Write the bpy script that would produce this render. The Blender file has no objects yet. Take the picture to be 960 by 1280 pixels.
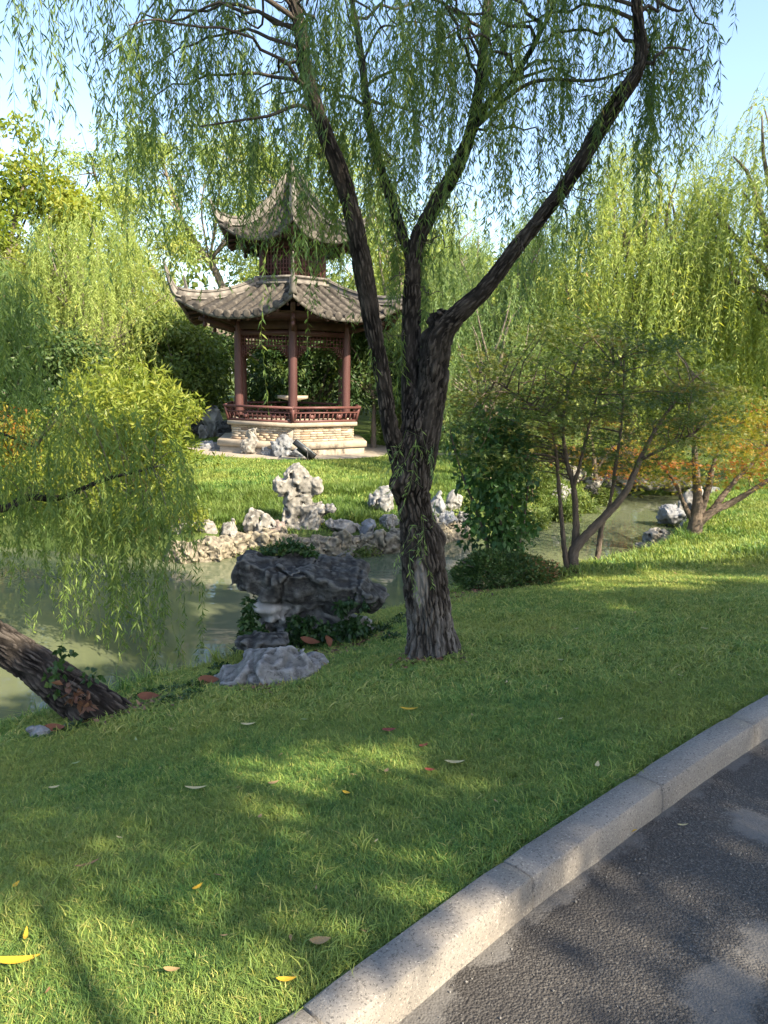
import bpy, math, random
import numpy as np
from mathutils import Vector, Matrix

C = bpy.context.scene.collection
SC = bpy.context.scene
PI = math.pi

# ------------------------------------------------------------------ camera
EYE = 1.7
PITCH, ROLL = 10.0, 1.2
cam_d = bpy.data.cameras.new("camera")
cam = bpy.data.objects.new("camera", cam_d)
C.objects.link(cam)
CM = Matrix.Rotation(math.radians(90 - PITCH), 3, 'X') @ Matrix.Rotation(math.radians(ROLL), 3, 'Z')
cam.matrix_world = Matrix.Translation((0, 0, EYE)) @ CM.to_4x4()
cam_d.sensor_fit = 'VERTICAL'
cam_d.sensor_height = 34.6
cam_d.sensor_width = 25.95
cam_d.lens = 26.0
cam_d.clip_start = 0.05
cam_d.clip_end = 3000
SC.camera = cam

# ------------------------------------------------------------------ light
SUN_EL, SUN_AZ = math.radians(37), math.radians(48)      # azimuth: turned from behind the camera towards its right
SUN_DIR = np.array([math.sin(SUN_AZ) * math.cos(SUN_EL), -math.cos(SUN_AZ) * math.cos(SUN_EL), math.sin(SUN_EL)])
W = bpy.data.worlds.new("World")
SC.world = W
W.use_nodes = True
wn = W.node_tree.nodes
sky = wn.new('ShaderNodeTexSky')
sky.sky_type = 'NISHITA'
sky.sun_disc = False
sky.sun_elevation = SUN_EL
sky.sun_rotation = math.atan2(SUN_DIR[0], SUN_DIR[1])
sky.air_density = 1.0
sky.dust_density = 1.6
sky.ozone_density = 1.0
wn['Background'].inputs['Strength'].default_value = 0.135
W.node_tree.links.new(sky.outputs[0], wn['Background'].inputs[0])
sun_d = bpy.data.lights.new("sun", 'SUN')
sun_d.energy = 5.0
sun_d.angle = math.radians(0.5)
sun_d.color = (1.0, 0.86, 0.64)
sun = bpy.data.objects.new("sun", sun_d)
C.objects.link(sun)
sun.rotation_euler = Vector(-SUN_DIR).to_track_quat('-Z', 'Y').to_euler()
sun.location = tuple(SUN_DIR * 60)
SC.view_settings.view_transform = 'Standard'
SC.view_settings.look = 'None'
SC.view_settings.exposure = 1.64
SC.view_settings.gamma = 1.0
SC.view_settings.use_curve_mapping = False
SC.cycles.max_bounces = 8
SC.cycles.diffuse_bounces = 4
SC.cycles.transmission_bounces = 4
SC.cycles.glossy_bounces = 3

# ------------------------------------------------------------------ small maths
_cm = np.array(CM)
def ray(px, py):
    return _cm @ np.array([(px - 480) / 962.0, (640 - py) / 962.0, -1.0])
def at(px, py, y):
    d = ray(px, py)
    return np.array([0, 0, EYE]) + d * (y / d[1])
def nrm(v):
    return v / np.maximum(np.linalg.norm(v, axis=-1, keepdims=True), 1e-9)
_tab = np.random.default_rng(11).random((64, 64, 64)).astype(np.float32)
def vnoise(p, seed=0):
    p = np.asarray(p, dtype=np.float32) + seed * 17.31
    i = np.floor(p).astype(np.int32)
    f = p - i
    f = f * f * (3 - 2 * f)
    x0, y0, z0 = i[..., 0] & 63, i[..., 1] & 63, i[..., 2] & 63
    x1, y1, z1 = (x0 + 1) & 63, (y0 + 1) & 63, (z0 + 1) & 63
    fx, fy, fz = f[..., 0], f[..., 1], f[..., 2]
    a = _tab[x0, y0, z0] * (1 - fx) + _tab[x1, y0, z0] * fx
    b = _tab[x0, y1, z0] * (1 - fx) + _tab[x1, y1, z0] * fx
    c = _tab[x0, y0, z1] * (1 - fx) + _tab[x1, y0, z1] * fx
    d = _tab[x0, y1, z1] * (1 - fx) + _tab[x1, y1, z1] * fx
    return (a * (1 - fy) + b * fy) * (1 - fz) + (c * (1 - fy) + d * fy) * fz
def worley(p, seed=0):
    p = np.asarray(p, dtype=np.float32) + seed * 7.7
    c = np.floor(p).astype(np.int32)
    f1 = np.full(p.shape[:-1], 9e9, np.float32)
    f2 = f1.copy()
    for i in (-1, 0, 1):
        for j in (-1, 0, 1):
            for k in (-1, 0, 1):
                q = c + np.array([i, j, k], np.int32)
                a, b, d_ = q[..., 0] & 63, q[..., 1] & 63, q[..., 2] & 63
                r = np.stack([_tab[a, b, d_], _tab[b, d_, a], _tab[d_, a, b]], -1)
                d = np.sum((q + r - p) ** 2, -1)
                f2 = np.where(d < f1, f1, np.minimum(f2, d))
                f1 = np.minimum(f1, d)
    return np.sqrt(f1), np.sqrt(f2)
def fbm(p, seed=0, oct=4, ridged=False):
    p = np.asarray(p, dtype=np.float32)
    s, amp, tot = 0, 1.0, 0
    for k in range(oct):
        n = vnoise(p * 2.03 ** k, seed + k * 3.7)
        if ridged:
            n = 1 - np.abs(2 * n - 1)
        s = s + n * amp
        tot += amp
        amp *= 0.5
    return s / tot
def smooth(a, b, x):
    t = np.clip((x - a) / (b - a), 0, 1)
    return t * t * (3 - 2 * t)
def catmull(P, n):
    P = np.asarray(P, float)
    if len(P) < 3:
        t = np.linspace(0, 1, n)[:, None]
        return P[0] * (1 - t) + P[-1] * t
    Q = np.vstack([2 * P[0] - P[1], P, 2 * P[-1] - P[-2]])
    u = np.linspace(0, len(P) - 1 - 1e-6, n)
    i = u.astype(int)
    t = (u - i)[:, None]
    a, b, c, d = Q[i], Q[i + 1], Q[i + 2], Q[i + 3]
    return 0.5 * (2 * b + (c - a) * t + (2 * a - 5 * b + 4 * c - d) * t ** 2 + (3 * b - a - 3 * c + d) * t ** 3)

# ------------------------------------------------------------------ mesh building
def mesh(name, V, faces, mat, attrs=None, smooth_shade=False):
    """V (n,3); faces: list of (m,k) int arrays; attrs: name -> per-vertex floats or vectors"""
    V = np.ascontiguousarray(V, dtype=np.float32)
    me = bpy.data.meshes.new(name)
    me.vertices.add(len(V))
    me.vertices.foreach_set("co", V.ravel())
    faces = [np.asarray(f, dtype=np.int32) for f in faces if len(f)]
    nl = sum(f.size for f in faces)
    npoly = sum(len(f) for f in faces)
    me.loops.add(nl)
    me.polygons.add(npoly)
    me.loops.foreach_set("vertex_index", np.concatenate([f.ravel() for f in faces]))
    tot = np.concatenate([np.full(len(f), f.shape[1], np.int32) for f in faces])
    st = np.concatenate([[0], np.cumsum(tot)[:-1]]).astype(np.int32)
    me.polygons.foreach_set("loop_start", st)
    me.update(calc_edges=True)
    if attrs:
        for k, a in attrs.items():
            a = np.ascontiguousarray(a, dtype=np.float32)
            if a.ndim == 1:
                at_ = me.attributes.new(k, 'FLOAT', 'POINT')
                at_.data.foreach_set("value", a)
            else:
                at_ = me.attributes.new(k, 'FLOAT_VECTOR', 'POINT')
                at_.data.foreach_set("vector", a.ravel())
    if smooth_shade:
        me.polygons.foreach_set("use_smooth", np.ones(npoly, dtype=bool))
    if mat:
        me.materials.append(mat)
    return me
def obj(name, me, parent=None, loc=None):
    o = bpy.data.objects.new(name, me)
    C.objects.link(o)
    if parent is not None:
        o.parent = parent
    if loc is not None:
        o.location = tuple(loc)
    return o
def tag(o, label=None, cat=None, group=None, kind=None):
    for k, v in (('label', label), ('category', cat), ('group', group), ('kind', kind)):
        if v:
            o[k] = v
    return o
def empty(name, loc, label, cat, group=None, rz=0.0):
    o = bpy.data.objects.new(name, None)
    o.empty_display_size = 0.2
    C.objects.link(o)
    o.location = tuple(loc)
    o.rotation_euler = (0, 0, rz)
    return tag(o, label, cat, group)
class Acc:
    """collects pieces into one mesh"""
    def __init__(s):
        s.V, s.F, s.A, s.n = [], {}, {}, 0
    def add(s, V, faces, **attrs):
        V = np.asarray(V, float).reshape(-1, 3)
        for f in faces:
            f = np.asarray(f)
            if len(f):
                s.F.setdefault(f.shape[1], []).append(f + s.n)
        s.V.append(V)
        for k, a in attrs.items():
            s.A.setdefault(k, []).append(np.asarray(a, float))
        s.n += len(V)
        return s
    def box(s, c, size, M=None, **kw):
        b = np.array([[x, y, z] for z in (-.5, .5) for y in (-.5, .5) for x in (-.5, .5)]) * np.array(size)
        if M is not None:
            b = b @ np.asarray(M).T
        f = [[0, 2, 3, 1], [4, 5, 7, 6], [0, 1, 5, 4], [2, 6, 7, 3], [0, 4, 6, 2], [1, 3, 7, 5]]
        return s.add(b + np.array(c), [f], **kw)
    def bar(s, a, b, w, h, up=(0, 0, 1)):
        a, b = np.array(a, float), np.array(b, float)
        d = b - a
        L = np.linalg.norm(d)
        d = d / L
        sd = np.cross(d, up)
        sd = sd / np.linalg.norm(sd)
        u = np.cross(sd, d)
        return s.box((a + b) / 2, (L, w, h), np.stack([d, sd, u], 1))
    def mesh(s, name, mat, smooth_shade=False):
        return mesh(name, np.vstack(s.V), [np.vstack(f) for f in s.F.values()], mat,
                    {k: np.concatenate(a) for k, a in s.A.items()}, smooth_shade)
def tube(P, R, n=8, cap=True, disp=None):
    """sweep; returns verts, faces, local coords"""
    P = np.asarray(P, float)
    R = np.broadcast_to(np.asarray(R, float), (len(P),)).copy()
    T = nrm(np.gradient(P, axis=0))
    u = np.cross(T[0], [0.31, 0.9, 0.2])
    if np.linalg.norm(u) < 0.2:
        u = np.cross(T[0], [1, 0, 0])
    U = np.zeros_like(P)
    for i in range(len(P)):
        u = u - T[i] * u.dot(T[i])
        u = u / np.linalg.norm(u)
        U[i] = u
    B = np.cross(T, U)
    th = np.arange(n) * 2 * PI / n
    Ln = np.concatenate([[0], np.cumsum(np.linalg.norm(np.diff(P, axis=0), axis=1))])
    ct, stn = np.cos(th), np.sin(th)
    loc = np.stack([np.outer(R, ct), np.outer(R, stn), np.repeat(Ln[:, None], n, 1)], -1)
    r = np.repeat(R[:, None], n, 1)
    dirs = U[:, None, :] * ct[None, :, None] + B[:, None, :] * stn[None, :, None]
    if disp is not None:
        r = r + disp(loc, dirs, P)
    V = P[:, None, :] + dirs * r[..., None]
    m = len(P)
    i = np.arange(m - 1)[:, None] * n
    j = np.arange(n)[None, :]
    q = np.stack([i + j, i + (j + 1) % n, i + n + (j + 1) % n, i + n + j], -1).reshape(-1, 4)
    V = V.reshape(-1, 3)
    loc = loc.reshape(-1, 3)
    F = [q]
    if cap:
        V = np.vstack([V, P[0], P[-1]])
        loc = np.vstack([loc, [0, 0, 0], [0, 0, Ln[-1]]])
        a, b = len(V) - 2, len(V) - 1
        jj = np.arange(n)
        F.append(np.concatenate([np.stack([np.full(n, a), (jj + 1) % n, jj], -1),
                                 np.stack([np.full(n, b), (m - 1) * n + jj, (m - 1) * n + (jj + 1) % n], -1)]))
    return V, F, loc
def lathe(prof, n=16):
    prof = np.array(prof, float)
    th = np.arange(n) * 2 * PI / n
    V = np.stack([np.outer(prof[:, 0], np.cos(th)), np.outer(prof[:, 0], np.sin(th)), np.repeat(prof[:, 1:2], n, 1)], -1).reshape(-1, 3)
    i = np.arange(len(prof) - 1)[:, None] * n
    j = np.arange(n)[None, :]
    q = np.stack([i + j, i + (j + 1) % n, i + n + (j + 1) % n, i + n + j], -1).reshape(-1, 4)
    return V, [q, np.arange(n)[None, ::-1], (len(prof) - 1) * n + np.arange(n)[None, :]]

# ------------------------------------------------------------------ materials
def new_mat(name):
    m = bpy.data.materials.new(name)
    m.use_nodes = True
    nt = m.node_tree
    for n in list(nt.nodes):
        nt.nodes.remove(n)
    out = nt.nodes.new('ShaderNodeOutputMaterial')
    return m, nt, out
def nd(nt, t, ins=None, **props):
    n = nt.nodes.new(t)
    for k, v in props.items():
        setattr(n, k, v)
    if ins:
        for k, v in ins.items():
            if isinstance(v, bpy.types.NodeSocket):
                nt.links.new(v, n.inputs[k])
            else:
                n.inputs[k].default_value = v
    return n
def ramp(nt, fac, stops):
    r = nt.nodes.new('ShaderNodeValToRGB')
    e = r.color_ramp.elements
    while len(e) < len(stops):
        e.new(0.5)
    for k, (p, c) in enumerate(stops):
        e[k].position = p
        e[k].color = (*c, 1) if len(c) == 3 else c
    nt.links.new(fac, r.inputs[0])
    return r.outputs[0]
def mixc(nt, fac, a, b, mode='MIX'):
    m = nt.nodes.new('ShaderNodeMix')
    m.data_type = 'RGBA'
    m.blend_type = mode
    for i, v in ((0, fac), (6, a), (7, b)):
        if isinstance(v, bpy.types.NodeSocket):
            nt.links.new(v, m.inputs[i])
        else:
            m.inputs[i].default_value = v if i == 0 else ((*v, 1) if len(v) == 3 else v)
    return m.outputs[2]
def coords(nt, kind, scale=(1, 1, 1)):
    if kind == 'world':
        c = nt.nodes.new('ShaderNodeNewGeometry').outputs['Position']
    elif kind == 'object':
        c = nt.nodes.new('ShaderNodeTexCoord').outputs['Object']
    else:
        c = nd(nt, 'ShaderNodeAttribute', attribute_name=kind).outputs['Vector']
    return nd(nt, 'ShaderNodeMapping', {'Vector': c, 'Scale': scale}).outputs[0]
def noise(nt, vec, scale, detail=4, rough=0.55):
    return nd(nt, 'ShaderNodeTexNoise', {'Vector': vec, 'Scale': scale, 'Detail': detail, 'Roughness': rough}).outputs[0]
def leaf_mat(name, stops, trans=0.4, rough=0.45, patch=0.0, patch_col=(0.2, 0.2, 0.03), patch_scale=0.6):
    m, nt, out = new_mat(name)
    a = nd(nt, 'ShaderNodeAttribute', attribute_name='rnd').outputs['Fac']
    col = ramp(nt, a, stops)
    if patch > 0:
        n = noise(nt, coords(nt, 'world'), patch_scale, 2)
        f = ramp(nt, n, [(0.42, (0, 0, 0)), (0.62, (patch,) * 3)])
        col = mixc(nt, f, col, patch_col)
    p = nd(nt, 'ShaderNodeBsdfPrincipled', {'Base Color': col, 'Roughness': rough, 'Specular IOR Level': 0.35})
    tcol = mixc(nt, 1.0, col, (1.25, 1.2, 0.5), 'MULTIPLY')
    t = nd(nt, 'ShaderNodeBsdfTranslucent', {'Color': tcol})
    mx = nd(nt, 'ShaderNodeMixShader', {0: trans, 1: p.outputs[0], 2: t.outputs[0]})
    nt.links.new(mx.outputs[0], out.inputs[0])
    return m
def solid_mat(name, stops, scale=6.0, rough=0.8, bump=0.3, bump_scale=30.0, kind='object', stretch=(1, 1, 1), detail=5, bdist=0.01, spec=0.3,
              speck=None, speck_scale=120, speck_pos=0.62, metallic=0.0):
    m, nt, out = new_mat(name)
    v = coords(nt, kind, stretch)
    col = ramp(nt, noise(nt, v, scale, detail), stops)
    if speck is not None:
        f = ramp(nt, noise(nt, v, speck_scale, 2), [(speck_pos, (0, 0, 0)), (speck_pos + 0.05, (1, 1, 1))])
        col = mixc(nt, f, col, speck)
    p = nd(nt, 'ShaderNodeBsdfPrincipled', {'Base Color': col, 'Roughness': rough, 'Specular IOR Level': spec, 'Metallic': metallic})
    if bump > 0:
        b = nd(nt, 'ShaderNodeBump', {'Height': noise(nt, v, bump_scale, 6, 0.65), 'Strength': bump, 'Distance': bdist})
        nt.links.new(b.outputs[0], p.inputs['Normal'])
    nt.links.new(p.outputs[0], out.inputs[0])
    return m

def bark_mat(name, dark, mid, light, wear=None):
    m, nt, out = new_mat(name)
    v = coords(nt, 'rest', (1, 1, 0.34))
    n1 = noise(nt, v, 48, 8, 0.72)
    n2 = noise(nt, coords(nt, 'rest', (1, 1, 0.5)), 9, 4)
    rd = nd(nt, 'ShaderNodeAttribute', attribute_name='ridge').outputs['Fac']
    rr = nd(nt, 'ShaderNodeMath', {0: n1, 1: 0.7}, operation='MULTIPLY').outputs[0]
    rr = nd(nt, 'ShaderNodeMath', {0: rr, 1: rd}, operation='SUBTRACT').outputs[0]
    col = ramp(nt, rr, [(0.02, dark), (0.22, mid), (0.40, light)])
    col = mixc(nt, ramp(nt, n2, [(0.4, (0, 0, 0)), (0.7, (0.6,) * 3)]), col, tuple(c * 0.75 for c in light))
    if wear:
        w = nd(nt, 'ShaderNodeAttribute', attribute_name='wear').outputs['Fac']
        wm = nd(nt, 'ShaderNodeMath', {0: noise(nt, coords(nt, 'rest', (1, 1, 0.12)), 30, 5, 0.65), 1: 1.5}, operation='MULTIPLY').outputs[0]
        wm = nd(nt, 'ShaderNodeMath', {0: wm, 1: w}, operation='MULTIPLY').outputs[0]
        col = mixc(nt, ramp(nt, wm, [(0.42, (0, 0, 0)), (0.6, (1, 1, 1))]), col, mixc(nt, n1, tuple(x * 0.5 for x in wear), wear))
    p = nd(nt, 'ShaderNodeBsdfPrincipled', {'Base Color': col, 'Roughness': 0.9, 'Specular IOR Level': 0.15})
    b = nd(nt, 'ShaderNodeBump', {'Height': n1, 'Strength': 1.0, 'Distance': 0.022})
    nt.links.new(b.outputs[0], p.inputs['Normal'])
    nt.links.new(p.outputs[0], out.inputs[0])
    return m

def rock_mat(name, stops, scale=3.0, vein=None, stretch=(1, 1, 1), bump=0.6, bscale=14, edge=None):
    m, nt, out = new_mat(name)
    v = coords(nt, 'object', stretch)
    n = noise(nt, v, scale, 7, 0.65)
    col = ramp(nt, n, stops)
    if vein is not None:
        vv = noise(nt, coords(nt, 'object', stretch), scale * 2.2, 5, 0.6)
        f = ramp(nt, vv, [(0.47, (0, 0, 0)), (0.5, (0.8,) * 3), (0.53, (0, 0, 0))])
        col = mixc(nt, f, col, vein)
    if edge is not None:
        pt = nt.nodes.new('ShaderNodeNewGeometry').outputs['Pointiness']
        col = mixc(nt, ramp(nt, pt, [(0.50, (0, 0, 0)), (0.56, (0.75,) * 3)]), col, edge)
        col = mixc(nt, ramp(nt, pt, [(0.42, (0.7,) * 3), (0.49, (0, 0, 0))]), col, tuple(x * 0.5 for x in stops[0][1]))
    p = nd(nt, 'ShaderNodeBsdfPrincipled', {'Base Color': col, 'Roughness': 0.85, 'Specular IOR Level': 0.25})
    b1 = nd(nt, 'ShaderNodeBump', {'Height': noise(nt, v, bscale, 8, 0.7), 'Strength': bump, 'Distance': 0.03})
    b2 = nd(nt, 'ShaderNodeBump', {'Height': noise(nt, v, bscale * 7, 4, 0.6), 'Strength': 0.35, 'Distance': 0.008, 'Normal': b1.outputs[0]})
    nt.links.new(b2.outputs[0], p.inputs['Normal'])
    nt.links.new(p.outputs[0], out.inputs[0])
    return m
# ------------------------------------------------------------------ terrain
KERB = catmull([(-9, -7.1), (-4.5, -2.7), (-0.26, 1.64), (0.73, 2.625), (2.04, 3.80), (3.6, 5.0), (6.2, 6.6), (10, 8.3), (16, 10), (26, 12)], 90)
POND = np.array([(-9, 3.6), (-4.2, 3.6), (-2.66, 5.03), (-2.43, 5.27), (-1.9, 5.95), (-1.42, 6.35), (-1.45, 7.3), (-0.9, 7.9), (-0.06, 8.05),
                 (0.85, 8.9), (1.7, 9.45), (2.5, 9.98), (3.3, 10.5), (4.2, 11.6), (5.1, 13.2), (6.1, 15.2), (7.2, 17.2), (8.6, 19.5), (10.5, 21.5),
                 (9.3, 22.2), (7.2, 20.2), (6.0, 18.5), (5.1, 17.3), (4.1, 15.6), (3.3, 14.3), (2.3, 13.05), (1.2, 12.35), (0.13, 11.3), (-1.0, 10.9),
                 (-2.1, 10.85), (-2.63, 10.4), (-4.17, 10.75), (-5.68, 11.1), (-9, 11.6), (-14, 11), (-14, 4)])
ZW = -0.9
def seg_dist(X, Y, A, B):
    d = np.full(X.shape, 1e9)
    for a, b in zip(A, B):
        ab = b - a
        t = np.clip(((X - a[0]) * ab[0] + (Y - a[1]) * ab[1]) / ab.dot(ab), 0, 1)
        d = np.minimum(d, np.hypot(X - a[0] - t * ab[0], Y - a[1] - t * ab[1]))
    return d
def pond_sd(X, Y):
    A, B = POND, np.roll(POND, -1, 0)
    d = seg_dist(X, Y, A, B)
    ins = np.zeros(X.shape, bool)
    for a, b in zip(A, B):
        c = (a[1] > Y) != (b[1] > Y)
        with np.errstate(divide='ignore', invalid='ignore'):
            xi = (b[0] - a[0]) * (Y - a[1]) / (b[1] - a[1]) + a[0]
        ins ^= c & (X < xi)
    return np.where(ins, -d, d)
def kerb_d(X, Y):
    best = np.full(X.shape, 1e9)
    sg = np.ones(X.shape)
    for a, b in zip(KERB[:-1], KERB[1:]):
        ab = b - a
        t = np.clip(((X - a[0]) * ab[0] + (Y - a[1]) * ab[1]) / ab.dot(ab), 0, 1)
        d = np.hypot(X - a[0] - t * ab[0], Y - a[1] - t * ab[1])
        s = np.sign(ab[0] * (Y - a[1]) - ab[1] * (X - a[0]))
        m = d < best
        best = np.where(m, d, best)
        sg = np.where(m, s, sg)
    return best * sg
def height(X, Y):
    X, Y = np.asarray(X, float), np.asarray(Y, float)
    d, s = kerb_d(X, Y), pond_sd(X, Y)
    ym = np.interp(X, [-14, -6, -2, 0.2, 1.5, 4, 5.7, 8, 10.5], [8, 8, 8.6, 9.6, 11, 13.6, 16.2, 19.8, 22])
    p3 = np.stack([X, Y, 0 * X], -1)
    lump = (fbm(p3 * 0.9, 2, 3) - 0.5) * 0.12 + (fbm(p3 * 3.5, 5, 2) - 0.5) * 0.03
    sl = np.interp(X, [-3, 0, 3, 6], [0.185, 0.18, 0.155, 0.13])
    near = np.where(d > 0, 0.085 - sl * np.clip(d - 0.1, 0, 4.2), np.interp(d, [-0.12, -0.02], [-0.15, 0.085]))
    near = near + lump * smooth(0.1, 0.8, d)
    near = np.where(s > 0, ZW - 0.06 + (near - ZW + 0.06) * smooth(-0.02, 0.55, s), near)
    R = np.hypot(X, Y)
    far = np.interp(s, [0, 0.1, 0.35, 2.6, 6, 12, 30], [ZW - 0.05, -0.66, -0.56, -0.42, -0.36, -0.36, -0.1])
    far = far + lump * smooth(0.3, 1.5, s) * smooth(20.0, 14.0, Y) + smooth(28, 80, R) * 0.6
    h = near + (far - near) * smooth(-0.6, 0.6, Y - ym)
    bed = ZW - 0.05 - np.clip(-s * 0.5, 0, 0.5)
    return np.where(s < 0, bed, h)
def ground_at(px, py):
    d = ray(px, py)
    t = np.linspace(1.2, 45, 6000)
    P = np.array([0, 0, EYE]) + d[None] * t[:, None]
    k = np.argmax(P[:, 2] < height(P[:, 0], P[:, 1]))
    return P[k]
def gz(x, y):
    return float(height(np.array([x]), np.array([y]))[0])

def axis(lo, hi, step, far):
    core = np.arange(lo, hi + 1e-6, step)
    out, g = [hi], step
    while out[-1] < far:
        g *= 1.35
        out.append(out[-1] + g)
    inn, g = [lo], step
    while inn[-1] > -far:
        g *= 1.35
        inn.append(inn[-1] - g)
    return np.concatenate([inn[:0:-1], core, out[1:]])
gx, gy = axis(-7.0, 9.0, 0.09, 900), axis(0.6, 16.0, 0.09, 900)
GX, GY = np.meshgrid(gx, gy)
GZ = height(GX, GY)
nx, ny = len(gx), len(gy)
ii = (np.arange(ny - 1)[:, None] * nx + np.arange(nx - 1)[None]).ravel()
m, nt, out = new_mat("turf_soil")
wv = coords(nt, 'world')
c1 = ramp(nt, noise(nt, wv, 1.3, 6), [(0.35, (0.06, 0.095, 0.026)), (0.6, (0.09, 0.12, 0.036)), (0.75, (0.14, 0.12, 0.06))])
c2 = ramp(nt, noise(nt, wv, 40, 4), [(0.4, (0.6, 0.6, 0.6)), (0.6, (1.1, 1.1, 1.1))])
col = mixc(nt, 1.0, c1, c2, 'MULTIPLY')
p = nd(nt, 'ShaderNodeBsdfPrincipled', {'Base Color': col, 'Roughness': 0.95, 'Specular IOR Level': 0.1})
b = nd(nt, 'ShaderNodeBump', {'Height': noise(nt, wv, 60, 5), 'Strength': 0.6, 'Distance': 0.02})
nt.links.new(b.outputs[0], p.inputs['Normal'])
nt.links.new(p.outputs[0], out.inputs[0])
tag(obj("ground", mesh("ground", np.stack([GX, GY, GZ], -1).reshape(-1, 3), [np.stack([ii, ii + 1, ii + nx + 1, ii + nx], -1)], m, None, True)), kind='structure')

# water: silty, nearly still
m, nt, out = new_mat("pond_water")
wv = coords(nt, 'world', (1, 1, 1))
col = ramp(nt, noise(nt, wv, 0.5, 3), [(0.35, (0.096, 0.114, 0.066)), (0.7, (0.124, 0.138, 0.084))])
p = nd(nt, 'ShaderNodeBsdfPrincipled', {'Base Color': col, 'Roughness': 0.025, 'IOR': 1.33, 'Specular IOR Level': 0.5})
rp = noise(nt, coords(nt, 'world', (1.0, 2.2, 1)), 3.2, 2, 0.5)
b = nd(nt, 'ShaderNodeBump', {'Height': rp, 'Strength': 0.035, 'Distance': 0.06})
nt.links.new(b.outputs[0], p.inputs['Normal'])
nt.links.new(p.outputs[0], out.inputs[0])
wp = np.array([(-14, 3.2), (12, 3.2), (12, 24), (-14, 24)])
tag(obj("pond_water", mesh("pond_water", np.column_stack([wp, np.full(4, ZW)]), [np.array([[0, 1, 2, 3]])], m)), kind='structure')

# road
m, nt, out = new_mat("asphalt")
wv = coords(nt, 'world')
agg = noise(nt, wv, 95, 4, 0.7)
col = ramp(nt, agg, [(0.35, (0.030, 0.027, 0.025)), (0.58, (0.066, 0.060, 0.055)), (0.72, (0.19, 0.175, 0.155))])
vc = nd(nt, 'ShaderNodeTexVoronoi', {'Vector': wv, 'Scale': 150.0}).outputs['Color']
vs_ = nd(nt, 'ShaderNodeSeparateColor', {0: vc}).outputs[0]
col = mixc(nt, ramp(nt, vs_, [(0.84, (0, 0, 0)), (0.92, (0.7,) * 3)]), col, mixc(nt, agg, (0.08, 0.075, 0.07), (0.20, 0.19, 0.175)))
wet = noise(nt, wv, 1.1, 4, 0.55)
col = mixc(nt, ramp(nt, wet, [(0.42, (0.55,) * 3), (0.6, (0, 0, 0))]), col, (0.026, 0.024, 0.024))
dustn = nd(nt, 'ShaderNodeAttribute', attribute_name='dust').outputs['Fac']
dn = nd(nt, 'ShaderNodeMath', {0: dustn, 1: noise(nt, wv, 5.5, 6, 0.65)}, operation='ADD').outputs[0]
dm = ramp(nt, dn, [(0.78, (0, 0, 0)), (0.93, (0.9,) * 3)])
col = mixc(nt, dm, col, mixc(nt, noise(nt, wv, 60, 3), (0.085, 0.081, 0.077), (0.135, 0.129, 0.122)))
p = nd(nt, 'ShaderNodeBsdfPrincipled', {'Base Color': col, 'Roughness': 0.72, 'Specular IOR Level': 0.4})
vor = nd(nt, 'ShaderNodeTexVoronoi', {'Vector': wv, 'Scale': 130.0}).outputs[0]
hh = nd(nt, 'ShaderNodeMath', {0: agg, 1: vor}, operation='SUBTRACT').outputs[0]
hs = mixc(nt, dm, (1, 1, 1), (0.25, 0.25, 0.25))
hh = nd(nt, 'ShaderNodeMath', {0: hh, 1: hs}, operation='MULTIPLY').outputs[0]
b = nd(nt, 'ShaderNodeBump', {'Height': hh, 'Strength': 0.9, 'Distance': 0.008})
nt.links.new(b.outputs[0], p.inputs['Normal'])
nt.links.new(p.outputs[0], out.inputs[0])
kt = nrm(np.gradient(KERB, axis=0))
kn = np.stack([kt[:, 1], -kt[:, 0]], -1)          # towards the road
KF = catmull(KERB, 360)
kft = nrm(np.gradient(KF, axis=0))
kfn = np.stack([kft[:, 1], -kft[:, 0]], -1)
offs = np.concatenate([np.arange(0.05, 2.2, 0.04), [2.5, 3, 4, 5, 6.2]])
RV = KF[:, None, :] + kfn[:, None, :] * offs[None, :, None]
RX, RY = RV[..., 0], RV[..., 1]
p3 = np.stack([RX, RY, 0 * RX], -1)
RZ = (fbm(p3 * 2.2, 9, 3) - 0.5) * 0.016 + (fbm(p3 * 9, 4, 2) - 0.5) * 0.006
def blob(px, py, r, sx=1.0):
    q = at_z(px, py, 0)
    dx, dy = RX - q[0], RY - q[1]
    return np.exp(-((dx * 0.72 + dy * 0.69) ** 2 / (r * sx) ** 2 + (-dx * 0.69 + dy * 0.72) ** 2 / r ** 2))
def at_z(px, py, z):
    d = ray(px, py)
    return np.array([0, 0, EYE]) + d * ((z - EYE) / d[2])
dust = np.zeros_like(RX)
for a in ((948, 1035, 0.16, 1.0), (905, 1245, 0.13, 1.5), (965, 1190, 0.13, 1.2), (520, 1265, 0.10, 1.5), (610, 1190, 0.06, 2.0), (680, 1130, 0.03, 3)):
    dust = np.maximum(dust, blob(*a) * 0.62)
dust = np.maximum(dust, 0.47 * np.exp(-((offs[None, :] - 0.14) / 0.05) ** 2) * (0.5 + fbm(p3 * 3, 3, 2)))
nr, no = RX.shape
ii = (np.arange(nr - 1)[:, None] * no + np.arange(no - 1)[None]).ravel()
tag(obj("road", mesh("road", np.stack([RX, RY, RZ], -1).reshape(-1, 3), [np.stack([ii, ii + no, ii + no + 1, ii + 1], -1)], m, {'dust': dust.ravel()}, True)), kind='structure')

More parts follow.
